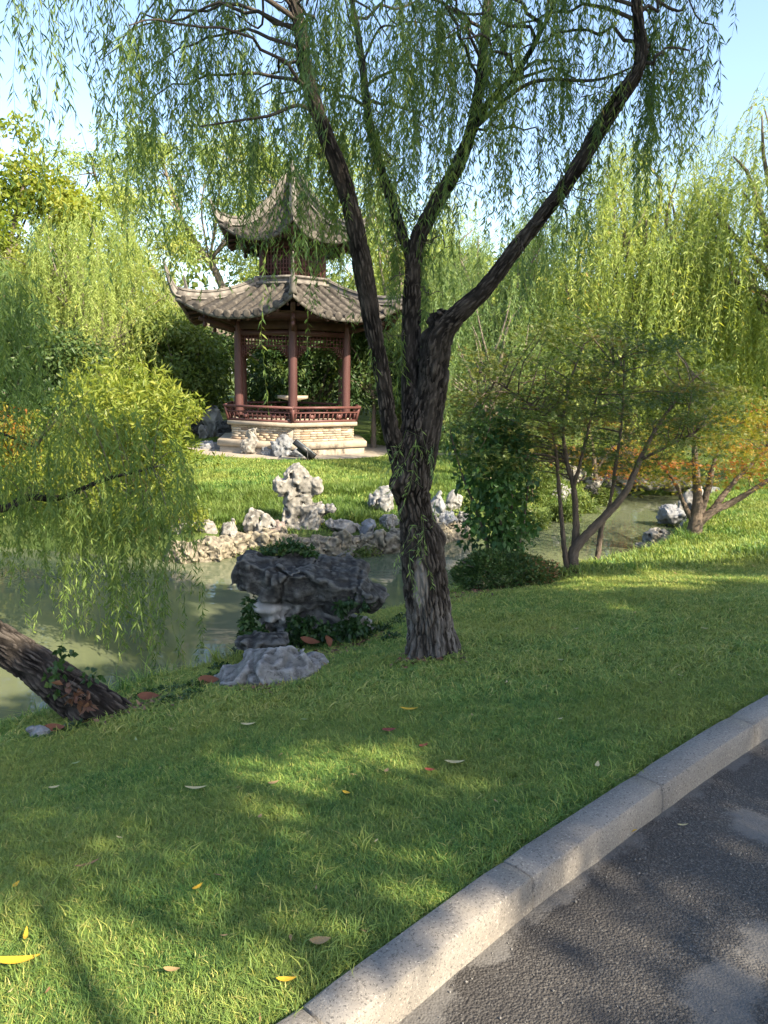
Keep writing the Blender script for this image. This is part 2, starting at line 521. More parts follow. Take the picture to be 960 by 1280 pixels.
# kerb: a mortar bed and its granite stones
m_bed = solid_mat("kerb_mortar", [(0.3, (0.04, 0.038, 0.034)), (0.7, (0.08, 0.075, 0.065))], kind='world', scale=20)
m, nt, out = new_mat("granite")
wv = coords(nt, 'world')
base = ramp(nt, noise(nt, wv, 3.0, 4), [(0.3, (0.165, 0.15, 0.134)), (0.7, (0.235, 0.218, 0.196))])
g1 = noise(nt, wv, 120, 3, 0.8)
col = mixc(nt, ramp(nt, g1, [(0.56, (0, 0, 0)), (0.60, (0.85,) * 3)]), base, (0.065, 0.06, 0.056))
g2 = noise(nt, nd(nt, 'ShaderNodeMapping', {'Vector': wv, 'Location': (3, 7, 1)}).outputs[0], 100, 3, 0.8)
col = mixc(nt, ramp(nt, g2, [(0.58, (0, 0, 0)), (0.66, (0.7,) * 3)]), col, (0.42, 0.385, 0.34))
st = noise(nt, wv, 7, 5, 0.6)
col = mixc(nt, ramp(nt, st, [(0.55, (0, 0, 0)), (0.78, (0.5,) * 3)]), col, (0.2, 0.175, 0.14))
p = nd(nt, 'ShaderNodeBsdfPrincipled', {'Base Color': col, 'Roughness': 0.7, 'Specular IOR Level': 0.3})
b = nd(nt, 'ShaderNodeBump', {'Height': noise(nt, wv, 110, 5, 0.7), 'Strength': 0.5, 'Distance': 0.006})
nt.links.new(b.outputs[0], p.inputs['Normal'])
nt.links.new(p.outputs[0], out.inputs[0])
M_GRANITE = m
bed = Acc()
kl = np.concatenate([[0], np.cumsum(np.linalg.norm(np.diff(KF, axis=0), axis=1))])
def kpos(s):
    return np.array([np.interp(s, kl, KF[:, 0]), np.interp(s, kl, KF[:, 1])])
jq = at_z(645, 1085, 0.12)
s0 = kl[np.argmin(np.hypot(KF[:, 0] - jq[0], KF[:, 1] - jq[1]))]
LS = 0.865
kerb = None
stones = []
for k in range(-3, 9):
    a, b2 = s0 + k * LS, s0 + (k + 1) * LS
    rows = []
    g = 0.0055
    ns = 9
    for j, s in enumerate(np.linspace(a + g, b2 - g, ns)):
        c = kpos(s)
        t = kpos(s + 0.02) - kpos(s - 0.02)
        t = t / np.linalg.norm(t)
        nn = np.array([t[1], -t[0]])
        e = 0.006 if j in (0, ns - 1) else 0.0
        prof = [(-0.0, -0.12), (0.0, 0.114 - e), (0.005 + e, 0.119 - e), (0.060, 0.1205 - e * .5), (0.118 - e, 0.119 - e), (0.124 - e, 0.113 - e), (0.128, 0.05), (0.130, -0.12)]
        for (o_, z) in prof:
            rows.append([*(c + nn * o_), z])
    V = np.array(rows)
    V += (fbm(V * 9, 3 + k, 3)[:, None] - 0.5) * np.array([0.0025, 0.0025, 0.0025])
    n = 8
    i = np.arange(ns - 1)[:, None] * n
    j = np.arange(n - 1)[None]
    q = np.stack([i + j, i + j + 1, i + n + j + 1, i + n + j], -1).reshape(-1, 4)[:, ::-1]
    stones.append((V, [q, np.arange(n)[None, :], ((ns - 1) * n + np.arange(n))[None, ::-1]]))
V = np.array([[*(kpos(s) + np.array([kpos(s + .02)[1] - kpos(s - .02)[1], -(kpos(s + .02)[0] - kpos(s - .02)[0])]) / 0.04 * o_), z]
              for s in np.linspace(s0 - 3 * LS, s0 + 9 * LS, 60) for o_, z in ((0.008, -0.14), (0.008, 0.098), (0.112, 0.098), (0.112, -0.14))])
i = np.arange(59)[:, None] * 4
j = np.arange(4)[None]
q = np.stack([i + j, i + (j + 1) % 4, i + 4 + (j + 1) % 4, i + 4 + j], -1).reshape(-1, 4)
kerb = tag(obj("kerb", mesh("kerb", V, [q], m_bed)), kind='structure')
for V, F in stones:
    obj("kerb_stone", mesh("kerb_stone", V, F, M_GRANITE), kerb)
# ------------------------------------------------------------------ plants: makers
def leaf_quads(B, D, S, L, Wd, rng, bend=0.12):
    """lance leaves: base, two sides, tip. All arrays (n,3)/(n,)"""
    n = len(B)
    L, Wd = L[:, None], Wd[:, None]
    N = np.cross(D, S)
    mid = B + D * L * 0.42
    tip = B + D * L + N * L * bend * rng.uniform(-1, 1, (n, 1)) + np.array([0, 0, -1]) * L * 0.1
    V = np.stack([B, mid + S * Wd / 2 + N * Wd * 0.15, tip, mid - S * Wd / 2 + N * Wd * 0.15], 1).reshape(-1, 3)
    i = np.arange(n)[:, None] * 4
    F = np.concatenate([i + [0, 1, 2], i + [0, 2, 3]])
    return V, F
def strands(rng, H, Ln, gap, ll, lw, curl=0.14, stem=0.0016, az=None, tone=None, leaf_from=0.08, flare=(18, 55)):
    """hanging twigs with lance leaves. H (n,3) tops, Ln lengths. Returns verts, tri faces, quads, rnd"""
    n, K = len(H), 7
    s = np.linspace(0, 1, K)
    if az is None:
        az = rng.uniform(0, 2 * PI, n)
    d2 = np.stack([np.cos(az), np.sin(az), 0 * az], -1)
    amp = (curl * Ln * rng.uniform(0.3, 1.4, n))
    wob = rng.uniform(0, 2 * PI, (n, 2))
    P = H[:, None] + d2[:, None] * (amp[:, None] * (s ** 0.55)[None])[..., None]
    P = P + (np.stack([np.sin(s[None] * 5 + wob[:, :1]), np.cos(s[None] * 4.3 + wob[:, 1:]), 0 * s[None] + 0 * wob[:, :1]], -1) * (0.045 * Ln)[:, None, None])
    P[..., 2] -= Ln[:, None] * s[None] ** 1.12
    P[..., 2] += (amp[:, None] * 0.3 * np.sin(np.minimum(s * 3.2, 1) * PI)[None])
    V, Q, T, R = [], [], [], []
    th = np.array([0, 2.1, 4.2])
    ring = np.stack([np.cos(th), np.sin(th), 0 * th], -1)
    rr = stem * (1 - 0.65 * s)
    SV = (P[:, :, None] + ring[None, None] * rr[None, :, None, None]).reshape(-1, 3)
    base = (np.arange(n)[:, None, None] * K + np.arange(K - 1)[None, :, None]) * 3
    j = np.arange(3)[None, None]
    SQ = np.stack([base + j, base + (j + 1) % 3, base + 3 + (j + 1) % 3, base + 3 + j], -1).reshape(-1, 4)
    cnt = np.maximum(2, (Ln / gap).astype(int))
    idx = np.repeat(np.arange(n), cnt)
    sv = leaf_from + (1 - leaf_from) * rng.random(len(idx)) ** 0.9
    u = sv * (K - 1)
    k0 = np.minimum(u.astype(int), K - 2)
    f = (u - k0)[:, None]
    B = P[idx, k0] * (1 - f) + P[idx, k0 + 1] * f
    down = nrm(P[idx, k0 + 1] - P[idx, k0])
    a2 = rng.uniform(0, 2 * PI, len(idx))
    h = np.stack([np.cos(a2), np.sin(a2), 0 * a2], -1)
    fl = np.radians(rng.uniform(flare[0], flare[1], len(idx)))[:, None]
    D = nrm(down * np.cos(fl) + h * np.sin(fl))
    S = nrm(np.cross(D, nrm(rng.normal(size=(len(idx), 3)))))
    tap = 1 - 0.35 * sv
    LV, LF = leaf_quads(B, D, S, ll * rng.uniform(0.6, 1.25, len(idx)) * tap, lw * rng.uniform(0.7, 1.2, len(idx)), rng)
    tn = rng.uniform(0, 1, n) if tone is None else tone
    r = np.clip(tn[idx] * 0.5 + rng.random(len(idx)) * 0.5, 0, 1)
    return np.vstack([SV, LV]), LF + len(SV), SQ, np.concatenate([np.full(len(SV), 0.5), np.repeat(r, 4)])
def crown_mesh(name, parts, mat):
    acc = Acc()
    for V, T, Q, R in parts:
        acc.add(V, [T, Q], rnd=R)
    return acc.mesh(name, mat)
def dome_points(rng, c, R, ztop, drop, n, k, sd, rmin=0.1, fill=1.0):
    """hang points gathered in k clumps under a dome"""
    th = rng.uniform(0, 2 * PI, k)
    r = np.sqrt(rng.uniform(rmin, fill, k))
    cc = np.stack([np.cos(th) * r * R[0], np.sin(th) * r * R[1], -drop * r ** 2 + rng.uniform(-0.25, 0.1, k) * drop], -1)
    w = rng.dirichlet(np.ones(k) * 3)
    ci = rng.choice(k, n, p=w)
    P = cc[ci] + rng.normal(size=(n, 3)) * np.array([sd, sd, sd * 0.6])
    P[:, 2] += ztop
    P[:, :2] += c
    return P, cc + np.array([c[0], c[1], ztop]), ci
def limb_tubes(acc, start, targets, r0, rng, n=6, sag=0.25, rise=0.5, seg=9):
    """curved limbs from a start point to each target"""
    for T in targets:
        T = np.asarray(T, float)
        d = T - start
        L = np.linalg.norm(d)
        mid1 = start + d * 0.35 + np.array([0, 0, rise * 0.3 * L]) + rng.normal(size=3) * 0.04 * L
        mid2 = start + d * 0.7 + np.array([0, 0, rise * 0.3 * L]) + rng.normal(size=3) * 0.05 * L
        P = catmull([start, mid1, mid2, T], seg)
        V, F, loc = tube(P, np.linspace(r0, r0 * 0.16, seg), n)
        acc.add(V, F, rest=loc)
def bark_disp(amp, fr=11, fz=0.17, seed=0):
    def f(loc, dirs, P):
        q = loc * np.array([fr * 1.9, fr * 1.9, fr * fz * 2.4]) + (fbm(loc * 9, seed + 2, 3)[..., None] - 0.5) * 1.1
        w1, w2 = worley(q * 0.95, seed)
        rg = 1 - np.abs(2 * vnoise(q, seed) - 1)
        rg2 = 1 - np.abs(2 * vnoise(q * np.array([2.1, 2.1, 2.6]), seed + 3) - 1)
        lump = fbm(loc * np.array([3.5, 3.5, 1.6]), seed + 5, 3) - 0.5
        cr = smooth(0.34, 0.02, w2 - w1)
        f.last = np.clip(cr * 0.8 + smooth(0.6, 1.0, rg2) * 0.3, 0, 1) * 0.55
        return -amp * (cr * 1.5 + smooth(0.6, 1.0, rg2) * 0.5) + lump * amp * 1.5
    return f
def broadleaf(name, rng, clumps, sizes, n, ll, lw, mat, flat=0.8, updown=0.3):
    """leaves in clumps; clumps (k,3) with sizes (k,)"""
    k = len(clumps)
    w = sizes ** 2
    ci = rng.choice(k, n, p=w / w.sum())
    g = rng.normal(size=(n, 3))
    g = nrm(g) * (rng.random((n, 1)) ** 0.45)
    B = clumps[ci] + g * sizes[ci][:, None] * np.array([1, 1, flat])
    D = nrm(g * 0.7 + rng.normal(size=(n, 3)) * 0.6 + np.array([0, 0, -updown]))
    S = nrm(np.cross(D, nrm(rng.normal(size=(n, 3)) + np.array([0, 0, 0.6]))))
    V, F = leaf_quads(B, D, S, ll * rng.uniform(0.6, 1.3, n), lw * rng.uniform(0.7, 1.25, n), rng, 0.2)
    tone = rng.random(k)
    r = np.clip(tone[ci] * 0.5 + rng.random(n) * 0.5, 0, 1)
    return mesh(name, V, [F], mat, {'rnd': np.repeat(r, 4)})
def ell_clumps(rng, c, R, k, size, shell=0.55):
    d = nrm(rng.normal(size=(k, 3)))
    r = shell + (1 - shell) * rng.random((k, 1)) ** 0.6
    r[: k // 5] *= 0.5
    return np.asarray(c) + d * r * np.asarray(R), size * rng.uniform(0.65, 1.3, k)

BARK_DARK = bark_mat("willow_bark", (0.008, 0.0065, 0.0055), (0.045, 0.037, 0.031), (0.115, 0.098, 0.083), wear=(0.27, 0.245, 0.22))
BARK_GREY = bark_mat("grey_bark", (0.04, 0.032, 0.026), (0.10, 0.082, 0.066), (0.2, 0.17, 0.14))
BARK_MAPLE = bark_mat("maple_bark", (0.03, 0.022, 0.016), (0.075, 0.056, 0.043), (0.15, 0.12, 0.095))
def tw_mat(name, c):
    return solid_mat(name, [(0.3, tuple(x * 0.7 for x in c)), (0.7, c)], scale=8, bump=0)
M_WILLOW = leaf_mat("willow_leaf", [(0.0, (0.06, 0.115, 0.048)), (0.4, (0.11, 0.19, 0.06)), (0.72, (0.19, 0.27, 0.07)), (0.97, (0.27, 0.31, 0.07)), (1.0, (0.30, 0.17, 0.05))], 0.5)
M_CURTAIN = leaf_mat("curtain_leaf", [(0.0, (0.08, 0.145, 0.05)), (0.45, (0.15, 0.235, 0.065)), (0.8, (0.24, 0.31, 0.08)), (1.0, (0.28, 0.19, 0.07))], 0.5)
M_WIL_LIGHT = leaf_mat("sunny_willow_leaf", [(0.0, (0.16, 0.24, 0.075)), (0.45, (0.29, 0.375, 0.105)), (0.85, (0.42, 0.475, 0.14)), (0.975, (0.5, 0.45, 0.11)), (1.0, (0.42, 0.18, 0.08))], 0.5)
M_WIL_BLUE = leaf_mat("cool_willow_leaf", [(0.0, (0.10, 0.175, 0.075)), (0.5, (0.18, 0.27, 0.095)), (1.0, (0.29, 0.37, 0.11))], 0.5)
M_BROAD_Y = leaf_mat("yellow_broad_leaf", [(0.0, (0.11, 0.175, 0.034)), (0.5, (0.21, 0.275, 0.042)), (1.0, (0.33, 0.33, 0.055))], 0.5)
M_BROAD_D = leaf_mat("dark_broad_leaf", [(0.0, (0.025, 0.06, 0.022)), (0.6, (0.06, 0.11, 0.034)), (1.0, (0.12, 0.165, 0.048))], 0.38)
M_BROAD_M = leaf_mat("green_broad_leaf", [(0.0, (0.06, 0.11, 0.034)), (0.6, (0.13, 0.185, 0.048)), (1.0, (0.22, 0.25, 0.06))], 0.45)
M_BUSH = leaf_mat("bright_bush_leaf", [(0.0, (0.10, 0.155, 0.028)), (0.5, (0.19, 0.24, 0.036)), (1.0, (0.30, 0.31, 0.05))], 0.45)
M_MAPLE = leaf_mat("olive_maple_leaf", [(0.0, (0.04, 0.08, 0.022)), (0.5, (0.085, 0.13, 0.032)), (0.84, (0.15, 0.165, 0.04)), (1.0, (0.25, 0.12, 0.04))], 0.44)
M_MAPLE_O = leaf_mat("orange_maple_leaf", [(0.0, (0.10, 0.15, 0.025)), (0.35, (0.20, 0.22, 0.03)), (0.6, (0.32, 0.23, 0.035)), (0.78, (0.36, 0.15, 0.035)), (1.0, (0.34, 0.08, 0.03))], 0.48)
M_SHRUB = leaf_mat("shrub_leaf", [(0.0, (0.025, 0.07, 0.024)), (0.6, (0.055, 0.13, 0.036)), (1.0, (0.10, 0.18, 0.05))], 0.35)
M_HEDGE = leaf_mat("hedge_leaf", [(0.0, (0.038, 0.078, 0.025)), (0.6, (0.08, 0.14, 0.038)), (0.76, (0.17, 0.15, 0.05)), (1.0, (0.36, 0.15, 0.09))], 0.25)
M_IVY = leaf_mat("ivy_leaf", [(0.0, (0.016, 0.04, 0.014)), (0.6, (0.032, 0.075, 0.02)), (1.0, (0.075, 0.125, 0.032))], 0.25)

# ------------------------------------------------------------------ the near willow
TY = 5.26
def pix_path(lst):
    return np.array([at(a, b, y) for a, b, y in lst])
def limb(name, lst, n=40, sides=28, amp=0.01, seed=0, parent=None, fr=16, extra=None, mat=None, wear=None):
    P = pix_path([(a, b, y) for a, b, y, w in lst])
    R = np.array([w * y / 962.0 / 2 * 1.02 for a, b, y, w in lst])
    Pc = catmull(P, n)
    Rc = catmull(np.column_stack([R, R, R]), n)[:, 0]
    bd = bark_disp(amp, fr, 0.16, seed)
    def dd(loc, dirs, PP):
        r = bd(loc, dirs, PP)
        if extra:
            r = r + extra(loc, dirs, PP)
        return r
    V, F, loc = tube(Pc, Rc, sides, True, dd)
    a = {'rest': loc, 'ridge': np.concatenate([bd.last.reshape(-1), [0.3, 0.3]])}
    if wear:
        a['wear'] = wear(V)
    return obj(name, mesh(name, V, F, mat or BARK_DARK, a, True), parent, None), Pc
base = at(540, 822, TY)
willow = empty("willow_tree", (0, 0, 0), "big willow with dark furrowed bark and four limbs, on the lawn beside the black rock", "tree")
def burl(loc, dirs, P):
    V = P[:, None, :] + dirs * 0.15
    b1 = at(497, 606, TY - 0.10)
    b2 = at(522, 612, TY - 0.2)
    b3 = at(552, 672, TY)
    r = 0.075 * np.exp(-np.sum((V - b1) ** 2, -1) / 0.075 ** 2) + 0.035 * np.exp(-np.sum((V - b2) ** 2, -1) / 0.05 ** 2)
    r += 0.03 * np.exp(-np.sum((V - b3) ** 2, -1) / 0.07 ** 2)
    fl = smooth(0.30, 0.0, P[:, 2] - base[2])[:, None]
    th = np.arctan2(dirs[..., 1], dirs[..., 0])
    r += fl ** 1.3 * (0.022 + 0.042 * np.sin(th * 5 + 1.0) * (np.sin(th * 2) * .5 + .6))
    return r
def tr_wear(V):
    c = at(527, 735, TY - 0.2)
    d = (V - c) / np.array([0.075, 0.3, 0.26])
    return np.maximum(np.exp(-np.sum(d ** 2, -1)) * 1.1, 0.64 * smooth(1.0, 0.3, V[:, 2] - base[2]))
limb("trunk", [(543, 850, TY, 76), (540, 826, TY, 66), (537, 780, TY, 61), (533, 740, TY, 59), (528, 695, TY, 56), (525, 668, TY, 52), (519, 640, TY, 43), (515, 612, TY, 48), (517, 585, TY, 50), (521, 548, TY, 46), (525, 512, TY, 34), (528, 480, TY, 14)],
     280, 190, 0.012, 1, willow, 21, burl, wear=tr_wear)
_, PA = limb("limb", [(508, 612, TY, 24), (499, 575, TY - .03, 25), (489, 540, TY - .08, 22), (483, 505, TY - .1, 20), (478, 470, TY - .12, 20), (469, 425, TY - .16, 21), (455, 345, TY - .2, 24), (441, 270, TY - .25, 21), (425, 215, TY - .3, 21), (400, 150, TY - .35, 19), (381, 85, TY - .4, 17), (373, 25, TY - .45, 15), (352, -30, TY - .5, 12), (300, -90, TY - .6, 8)],
             260, 64, 0.006, 2, willow, 27)
_, PB = limb("limb", [(524, 575, TY, 36), (520, 540, TY, 34), (516, 500, TY + .05, 29), (514, 455, TY + .1, 24), (514, 400, TY + .15, 24), (516, 345, TY + .2, 21), (522, 300, TY + .25, 20), (545, 255, TY + .3, 19), (570, 212, TY + .35, 18), (590, 160, TY + .4, 15), (600, 100, TY + .45, 13), (607, 40, TY + .5, 12), (614, -40, TY + .55, 10), (625, -120, TY + .6, 7)],
             220, 56, 0.006, 3, willow, 27)
_, PD = limb("limb", [(524, 610, TY, 30), (529, 555, TY, 40), (536, 505, TY, 38), (543, 455, TY - .02, 33), (550, 420, TY - .05, 32), (570, 395, TY - .08, 25), (605, 362, TY - .12, 21), (645, 310, TY - .16, 19), (682, 264, TY - .2, 18), (716, 218, TY - .24, 18), (745, 170, TY - .28, 19), (775, 122, TY - .32, 19), (797, 88, TY - .34, 16), (801, 60, TY - .36, 15), (796, 15, TY - .4, 13), (790, -50, TY - .45, 10), (770, -110, TY - .5, 7)],
             240, 64, 0.006, 4, willow, 27)
_, PE = limb("limb", [(516, 335, TY + .2, 12), (500, 285, TY + .35, 13), (484, 235, TY + .5, 12), (468, 185, TY + .6, 11), (458, 130, TY + .7, 10), (452, 70, TY + .75, 9), (440, 0, TY + .8, 7), (425, -70, TY + .85, 5)],
             60, 20, 0.004, 5, willow, 26)
_, PG = limb("limb", [(588, 165, TY + .4, 9), (610, 130, TY + .3, 9), (640, 98, TY + .2, 8), (665, 60, TY + .1, 7), (690, 10, TY, 5), (710, -50, TY - .1, 4)], 40, 14, 0.003, 6, willow, 26)
limb("broken_stub", [(538, 520, TY - .01, 30), (541, 475, TY - .02, 38), (545, 430, TY - .02, 38), (549, 405, TY - .03, 33), (550, 392, TY - .03, 22), (549, 386, TY - .03, 6)], 40, 32, 0.02, 7, willow, 14)
rng = np.random.default_rng(5)
br, hang, hl, ht = Acc(), [], [], []
def side_branch(p0, az, L, up=0.55, droop=0.55, r=0.012, nh=18, ln=(0.5, 1.5), t0=0.2):
    t = np.linspace(0, 1, 12)
    d = np.array([math.cos(az), math.sin(az), 0])
    P = p0 + d * (L * t)[:, None] + np.array([0, 0, 1]) * ((up * t - droop * t ** 2) * L)[:, None]
    P[1:] += rng.normal(size=(11, 3)) * 0.02
    V, F, loc = tube(P, np.linspace(r, 0.003, 12), 6)
    br.add(V, F, rest=loc)
    nb = max(1, int(nh / 2.4))
    tt = np.clip((t0 + (1 - t0) * rng.random(nb) ** 0.8)[rng.integers(0, nb, nh)] + rng.normal(size=nh) * 0.012, 0, 1)
    k = np.minimum((tt * 11).astype(int), 10)
    f = (tt * 11 - k)[:, None]
    hang.append(P[k] * (1 - f) + P[k + 1] * f)
    hl.append(rng.uniform(ln[0], ln[1], nh) * (0.75 + 0.25 * rng.random()))
    ht.append(np.clip(rng.random() + rng.normal(size=nh) * 0.2, 0, 1))
def spread_on(P, lo, hi, k, azc, azw, L, **kw):
    for q in rng.uniform(lo, hi, k):
        i = min(int(q * (len(P) - 1)), len(P) - 1)
        side_branch(P[i], azc + rng.uniform(-azw, azw), rng.uniform(*L), **kw)
spread_on(PA, 0.72, 1.0, 8, PI, 0.9, (0.8, 2.0), ln=(0.5, 1.7))
spread_on(PA, 0.78, 0.98, 1, -PI / 2 + 0.3, 1.1, (0.4, 1.1), ln=(0.5, 1.6))
spread_on(PA, 0.7, 1.0, 4, PI / 2, 0.9, (0.5, 1.4), ln=(0.6, 1.9))
spread_on(PE, 0.45, 1.0, 6, 0.0, PI, (0.5, 1.3), ln=(0.5, 1.7))
spread_on(PB, 0.6, 1.0, 8, 0.0, PI, (0.5, 1.4), ln=(0.5, 1.6))
spread_on(PG, 0.3, 1.0, 6, 0.0, PI, (0.4, 1.2), ln=(0.4, 1.3))
spread_on(PD, 0.76, 1.0, 7, 0.45, 0.8, (0.3, 0.8), ln=(0.35, 1.15))
spread_on(PD, 0.80, 1.0, 7, PI - 0.6, 0.9, (0.4, 1.3), ln=(0.35, 1.2))
# short leafy sprigs on the limbs themselves, and the long veil before the pavilion
for P, lo, hi, k in ((PA, 0.34, 0.7, 5), (PB, 0.28, 0.6, 18), (PE, 0.0, 0.6, 18), (PD, 0.4, 0.75, 12)):
    for q in rng.uniform(lo, hi, k):
        i = int(q * (len(P) - 1))
        side_branch(P[i], rng.uniform(0, 2 * PI), rng.uniform(0.08, 0.28), up=0.4, droop=0.5, r=0.004, nh=4, ln=(0.25, 0.6))
def veil(px0, px1, n, bot, y=(5.05, 5.7), top=(3.7, 4.3)):
    q = np.array([at(px, 100, yy) for px, yy in zip(rng.uniform(px0, px1, n), rng.uniform(*y, n))])
    q[:, 2] = rng.uniform(*top, n)
    LP = np.vstack([PA, PB, PD, PE, PG])
    o_ = q[np.argsort(q[:, 0])]
    lp = LP[np.argmin(np.sum((LP - o_.mean(0)) ** 2, 1))]
    e0, e1 = (o_[0], o_[-1]) if np.linalg.norm(o_[0] - lp) < np.linalg.norm(o_[-1] - lp) else (o_[-1], o_[0])
    V, F, loc = tube(catmull([lp, lp * 0.5 + e0 * 0.5 + [0, 0, 0.12], e0 + [0, 0, 0.03], o_.mean(0), e1], 20), np.linspace(0.010, 0.003, 20), 6)
    br.add(V, F, rest=loc)
    zb = np.array([at(px0, b, (y[0] + y[1]) / 2)[2] for b in rng.uniform(*bot, n)])
    hang.append(q)
    hl.append(np.maximum(q[:, 2] - zb, 0.3))
    ht.append(np.clip(rng.random() + rng.normal(size=n) * 0.25, 0, 1))
veil(340, 372, 18, (230, 350))
veil(372, 412, 30, (250, 400))
veil(412, 450, 20, (240, 360))
veil(385, 402, 3, (470, 545), y=(4.9, 5.1))
veil(230, 335, 24, (160, 330))
veil(470, 500, 16, (230, 420), y=(5.2, 5.8))
veil(500, 560, 22, (200, 400), y=(5.0, 6.0))
veil(560, 640, 22, (180, 330), y=(4.8, 5.8))
veil(740, 860, 26, (130, 250), y=(4.6, 5.4))
veil(45, 52, 4, (180, 215), y=(4.2, 4.3), top=(3.9, 4.1))
veil(58, 66, 5, (300, 420), y=(4.3, 4.5), top=(3.9, 4.1))
veil(90, 100, 2, (180, 215), y=(4.3, 4.5), top=(3.9, 4.1))
veil(105, 160, 9, (110, 190), y=(4.3, 4.7), top=(3.8, 4.1))
veil(165, 225, 16, (60, 200), y=(4.4, 5.0), top=(3.8, 4.2))
veil(-5, 8, 3, (60, 110), y=(4.2, 4.4), top=(3.7, 4.0))
veil(885, 905, 4, (20, 60), y=(4.5, 4.8), top=(4.0, 4.1))
# the bough that carries the outlying twigs, above the picture
for lst in ([(352, -30, 4.75), (230, -60, 4.6), (120, -50, 4.45), (40, -35, 4.3), (-30, -20, 4.2)], [(373, 25, 4.8), (300, -20, 4.7), (240, -25, 4.6), (190, -15, 4.55)],
            [(797, 0, 4.86), (840, -40, 4.8), (895, -25, 4.65)], [(441, 262, 5.0), (390, 140, 4.9), (330, 146, 4.8), (250, 158, 4.8)], [(588, 165, 5.65), (660, 105, 5.3), (745, 100, 5.0), (800, 80, 4.9)]):
    V, F, loc = tube(catmull(pix_path(lst), 24), np.linspace(0.016, 0.005, 24), 7)
    br.add(V, F, rest=loc)
obj("branches", br.mesh("branches", BARK_DARK, True), willow)
H, L = np.vstack(hang), np.concatenate(hl)
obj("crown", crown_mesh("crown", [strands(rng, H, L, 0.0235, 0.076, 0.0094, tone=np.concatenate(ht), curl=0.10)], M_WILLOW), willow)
# young shoots sprouting from the trunk
sp = np.array([at(px, py, TY - 0.33) for px, py in [(525, 545), (528, 565), (535, 600), (500, 560), (525, 650), (528, 668), (510, 690), (545, 560), (520, 585)]])
sp2 = np.repeat(sp, 3, 0) + rng.normal(size=(27, 3)) * 0.03
obj("shoots", crown_mesh("shoots", [strands(rng, sp2, rng.uniform(0.12, 0.34, 27), 0.022, 0.055, 0.008, curl=0.8, stem=0.0012)], M_WIL_BLUE), willow)
print("near willow", len(H))

# ------------------------------------------------------------------ the leaning willow over the water
leanw = empty("leaning_willow", (0, 0, 0), "dark willow trunk leaning out over the pond with a leafy curtain hanging above the water", "tree")
lb = ground_at(135, 893)
yb = lb[1]
limb("trunk", [(168, 935, yb + .02, 76), (130, 897, yb, 70), (92, 868, yb + .02, 60), (50, 836, yb + .05, 52), (0, 803, yb + .1, 47), (-60, 762, yb + .2, 46), (-150, 695, yb + .5, 56), (-230, 600, yb + 1.0, 54), (-270, 480, yb + 1.5, 58), (-280, 330, yb + 2.0, 48), (-270, 180, yb + 2.3, 34), (-230, 20, yb + 2.5, 18)],
     260, 150, 0.012, 11, leanw, 19)
_, QA = limb("limb", [(-270, 480, yb + 1.5, 26), (-190, 520, 6.7, 20), (-120, 580, 6.8, 16), (-60, 622, 6.9, 13), (0, 636, 7.0, 11), (35, 622, 7.05, 10), (75, 622, 7.1, 8), (130, 600, 7.15, 6), (190, 585, 7.2, 4)], 60, 14, 0.004, 12, leanw, 22)
_, QB = limb("limb", [(-275, 400, yb + 1.8, 24), (-180, 440, 6.9, 16), (-90, 500, 7.0, 10), (-30, 530, 7.1, 5), (10, 545, 7.15, 3.5), (45, 560, 7.2, 2)], 60, 10, 0.003, 13, leanw, 22)
_, QC = limb("limb", [(-278, 350, yb + 2.0, 20), (-170, 300, 6.8, 14), (-80, 300, 6.9, 10), (-10, 330, 7.0, 6)], 40, 12, 0.003, 14, leanw, 22)
rng = np.random.default_rng(8)
hang, hl, ht = [], [], []
def curtain(xs, tops, bots, n, y=(6.7, 7.5), sd=0.05, tone=None):
    px = rng.uniform(xs[0], xs[1], n)
    t = np.interp(px, np.linspace(xs[0], xs[1], len(tops)), tops) + rng.uniform(0, 50, n)
    b = np.interp(px, np.linspace(xs[0], xs[1], len(bots)), bots) + rng.uniform(-60, 30, n)
    yy = rng.uniform(*y, n)
    q = np.array([at(a, c, d) for a, c, d in zip(px, t, yy)])
    z = np.array([at(a, c, d)[2] for a, c, d in zip(px, b, yy)])
    hang.append(q)
    hl.append(np.maximum(q[:, 2] - z, 0.25))
    ht.append(np.clip((rng.random() if tone is None else tone) + rng.normal(size=n) * 0.25, 0, 1))
curtain((-60, 240), (560, 545, 530, 500, 482, 490, 505, 560), (670, 680, 690, 680, 690, 700, 690, 690), 200)
curtain((-40, 240), (600, 590, 600, 600, 600, 590, 600), (700, 690, 680, 690, 690, 690, 680), 105)
curtain((20, 90), (590, 600), (740, 800), 26)
curtain((85, 150), (600, 600), (760, 820), 40, y=(6.8, 7.3))
curtain((150, 215), (600, 600), (780, 860), 40, y=(6.6, 7.0))
curtain((215, 250), (580, 620), (680, 710), 10)
curtain((-60, 42), (300, 300, 330), (500, 560, 540), 100, y=(6.6, 7.2), tone=0.15)
curtain((20, 115), (440, 450, 470), (530, 540, 530), 36, y=(7.0, 7.3), tone=0.3)
curtain((-30, 14), (620, 640), (720, 760), 12)
H, L = np.vstack(hang), np.concatenate(hl)
LQ = np.vstack([QA[20:], QB[20:], QC[20:]])
tw = Acc()
for q in H[rng.permutation(len(H))[:60]]:
    s_ = LQ[np.argmin(np.sum((LQ - q) ** 2, 1))]
    V, F, loc = tube(catmull([s_, s_ * 0.5 + q * 0.5 + [0, 0, 0.06], q], 7), np.linspace(0.005, 0.002, 7), 4)
    tw.add(V, F, rest=loc)
obj("branches", tw.mesh("branches", BARK_GREY, True), leanw)
obj("crown", crown_mesh("crown", [strands(rng, H, L, 0.034, 0.10, 0.0145, tone=np.concatenate(ht), curl=0.16, flare=(15, 60))], M_CURTAIN), leanw)

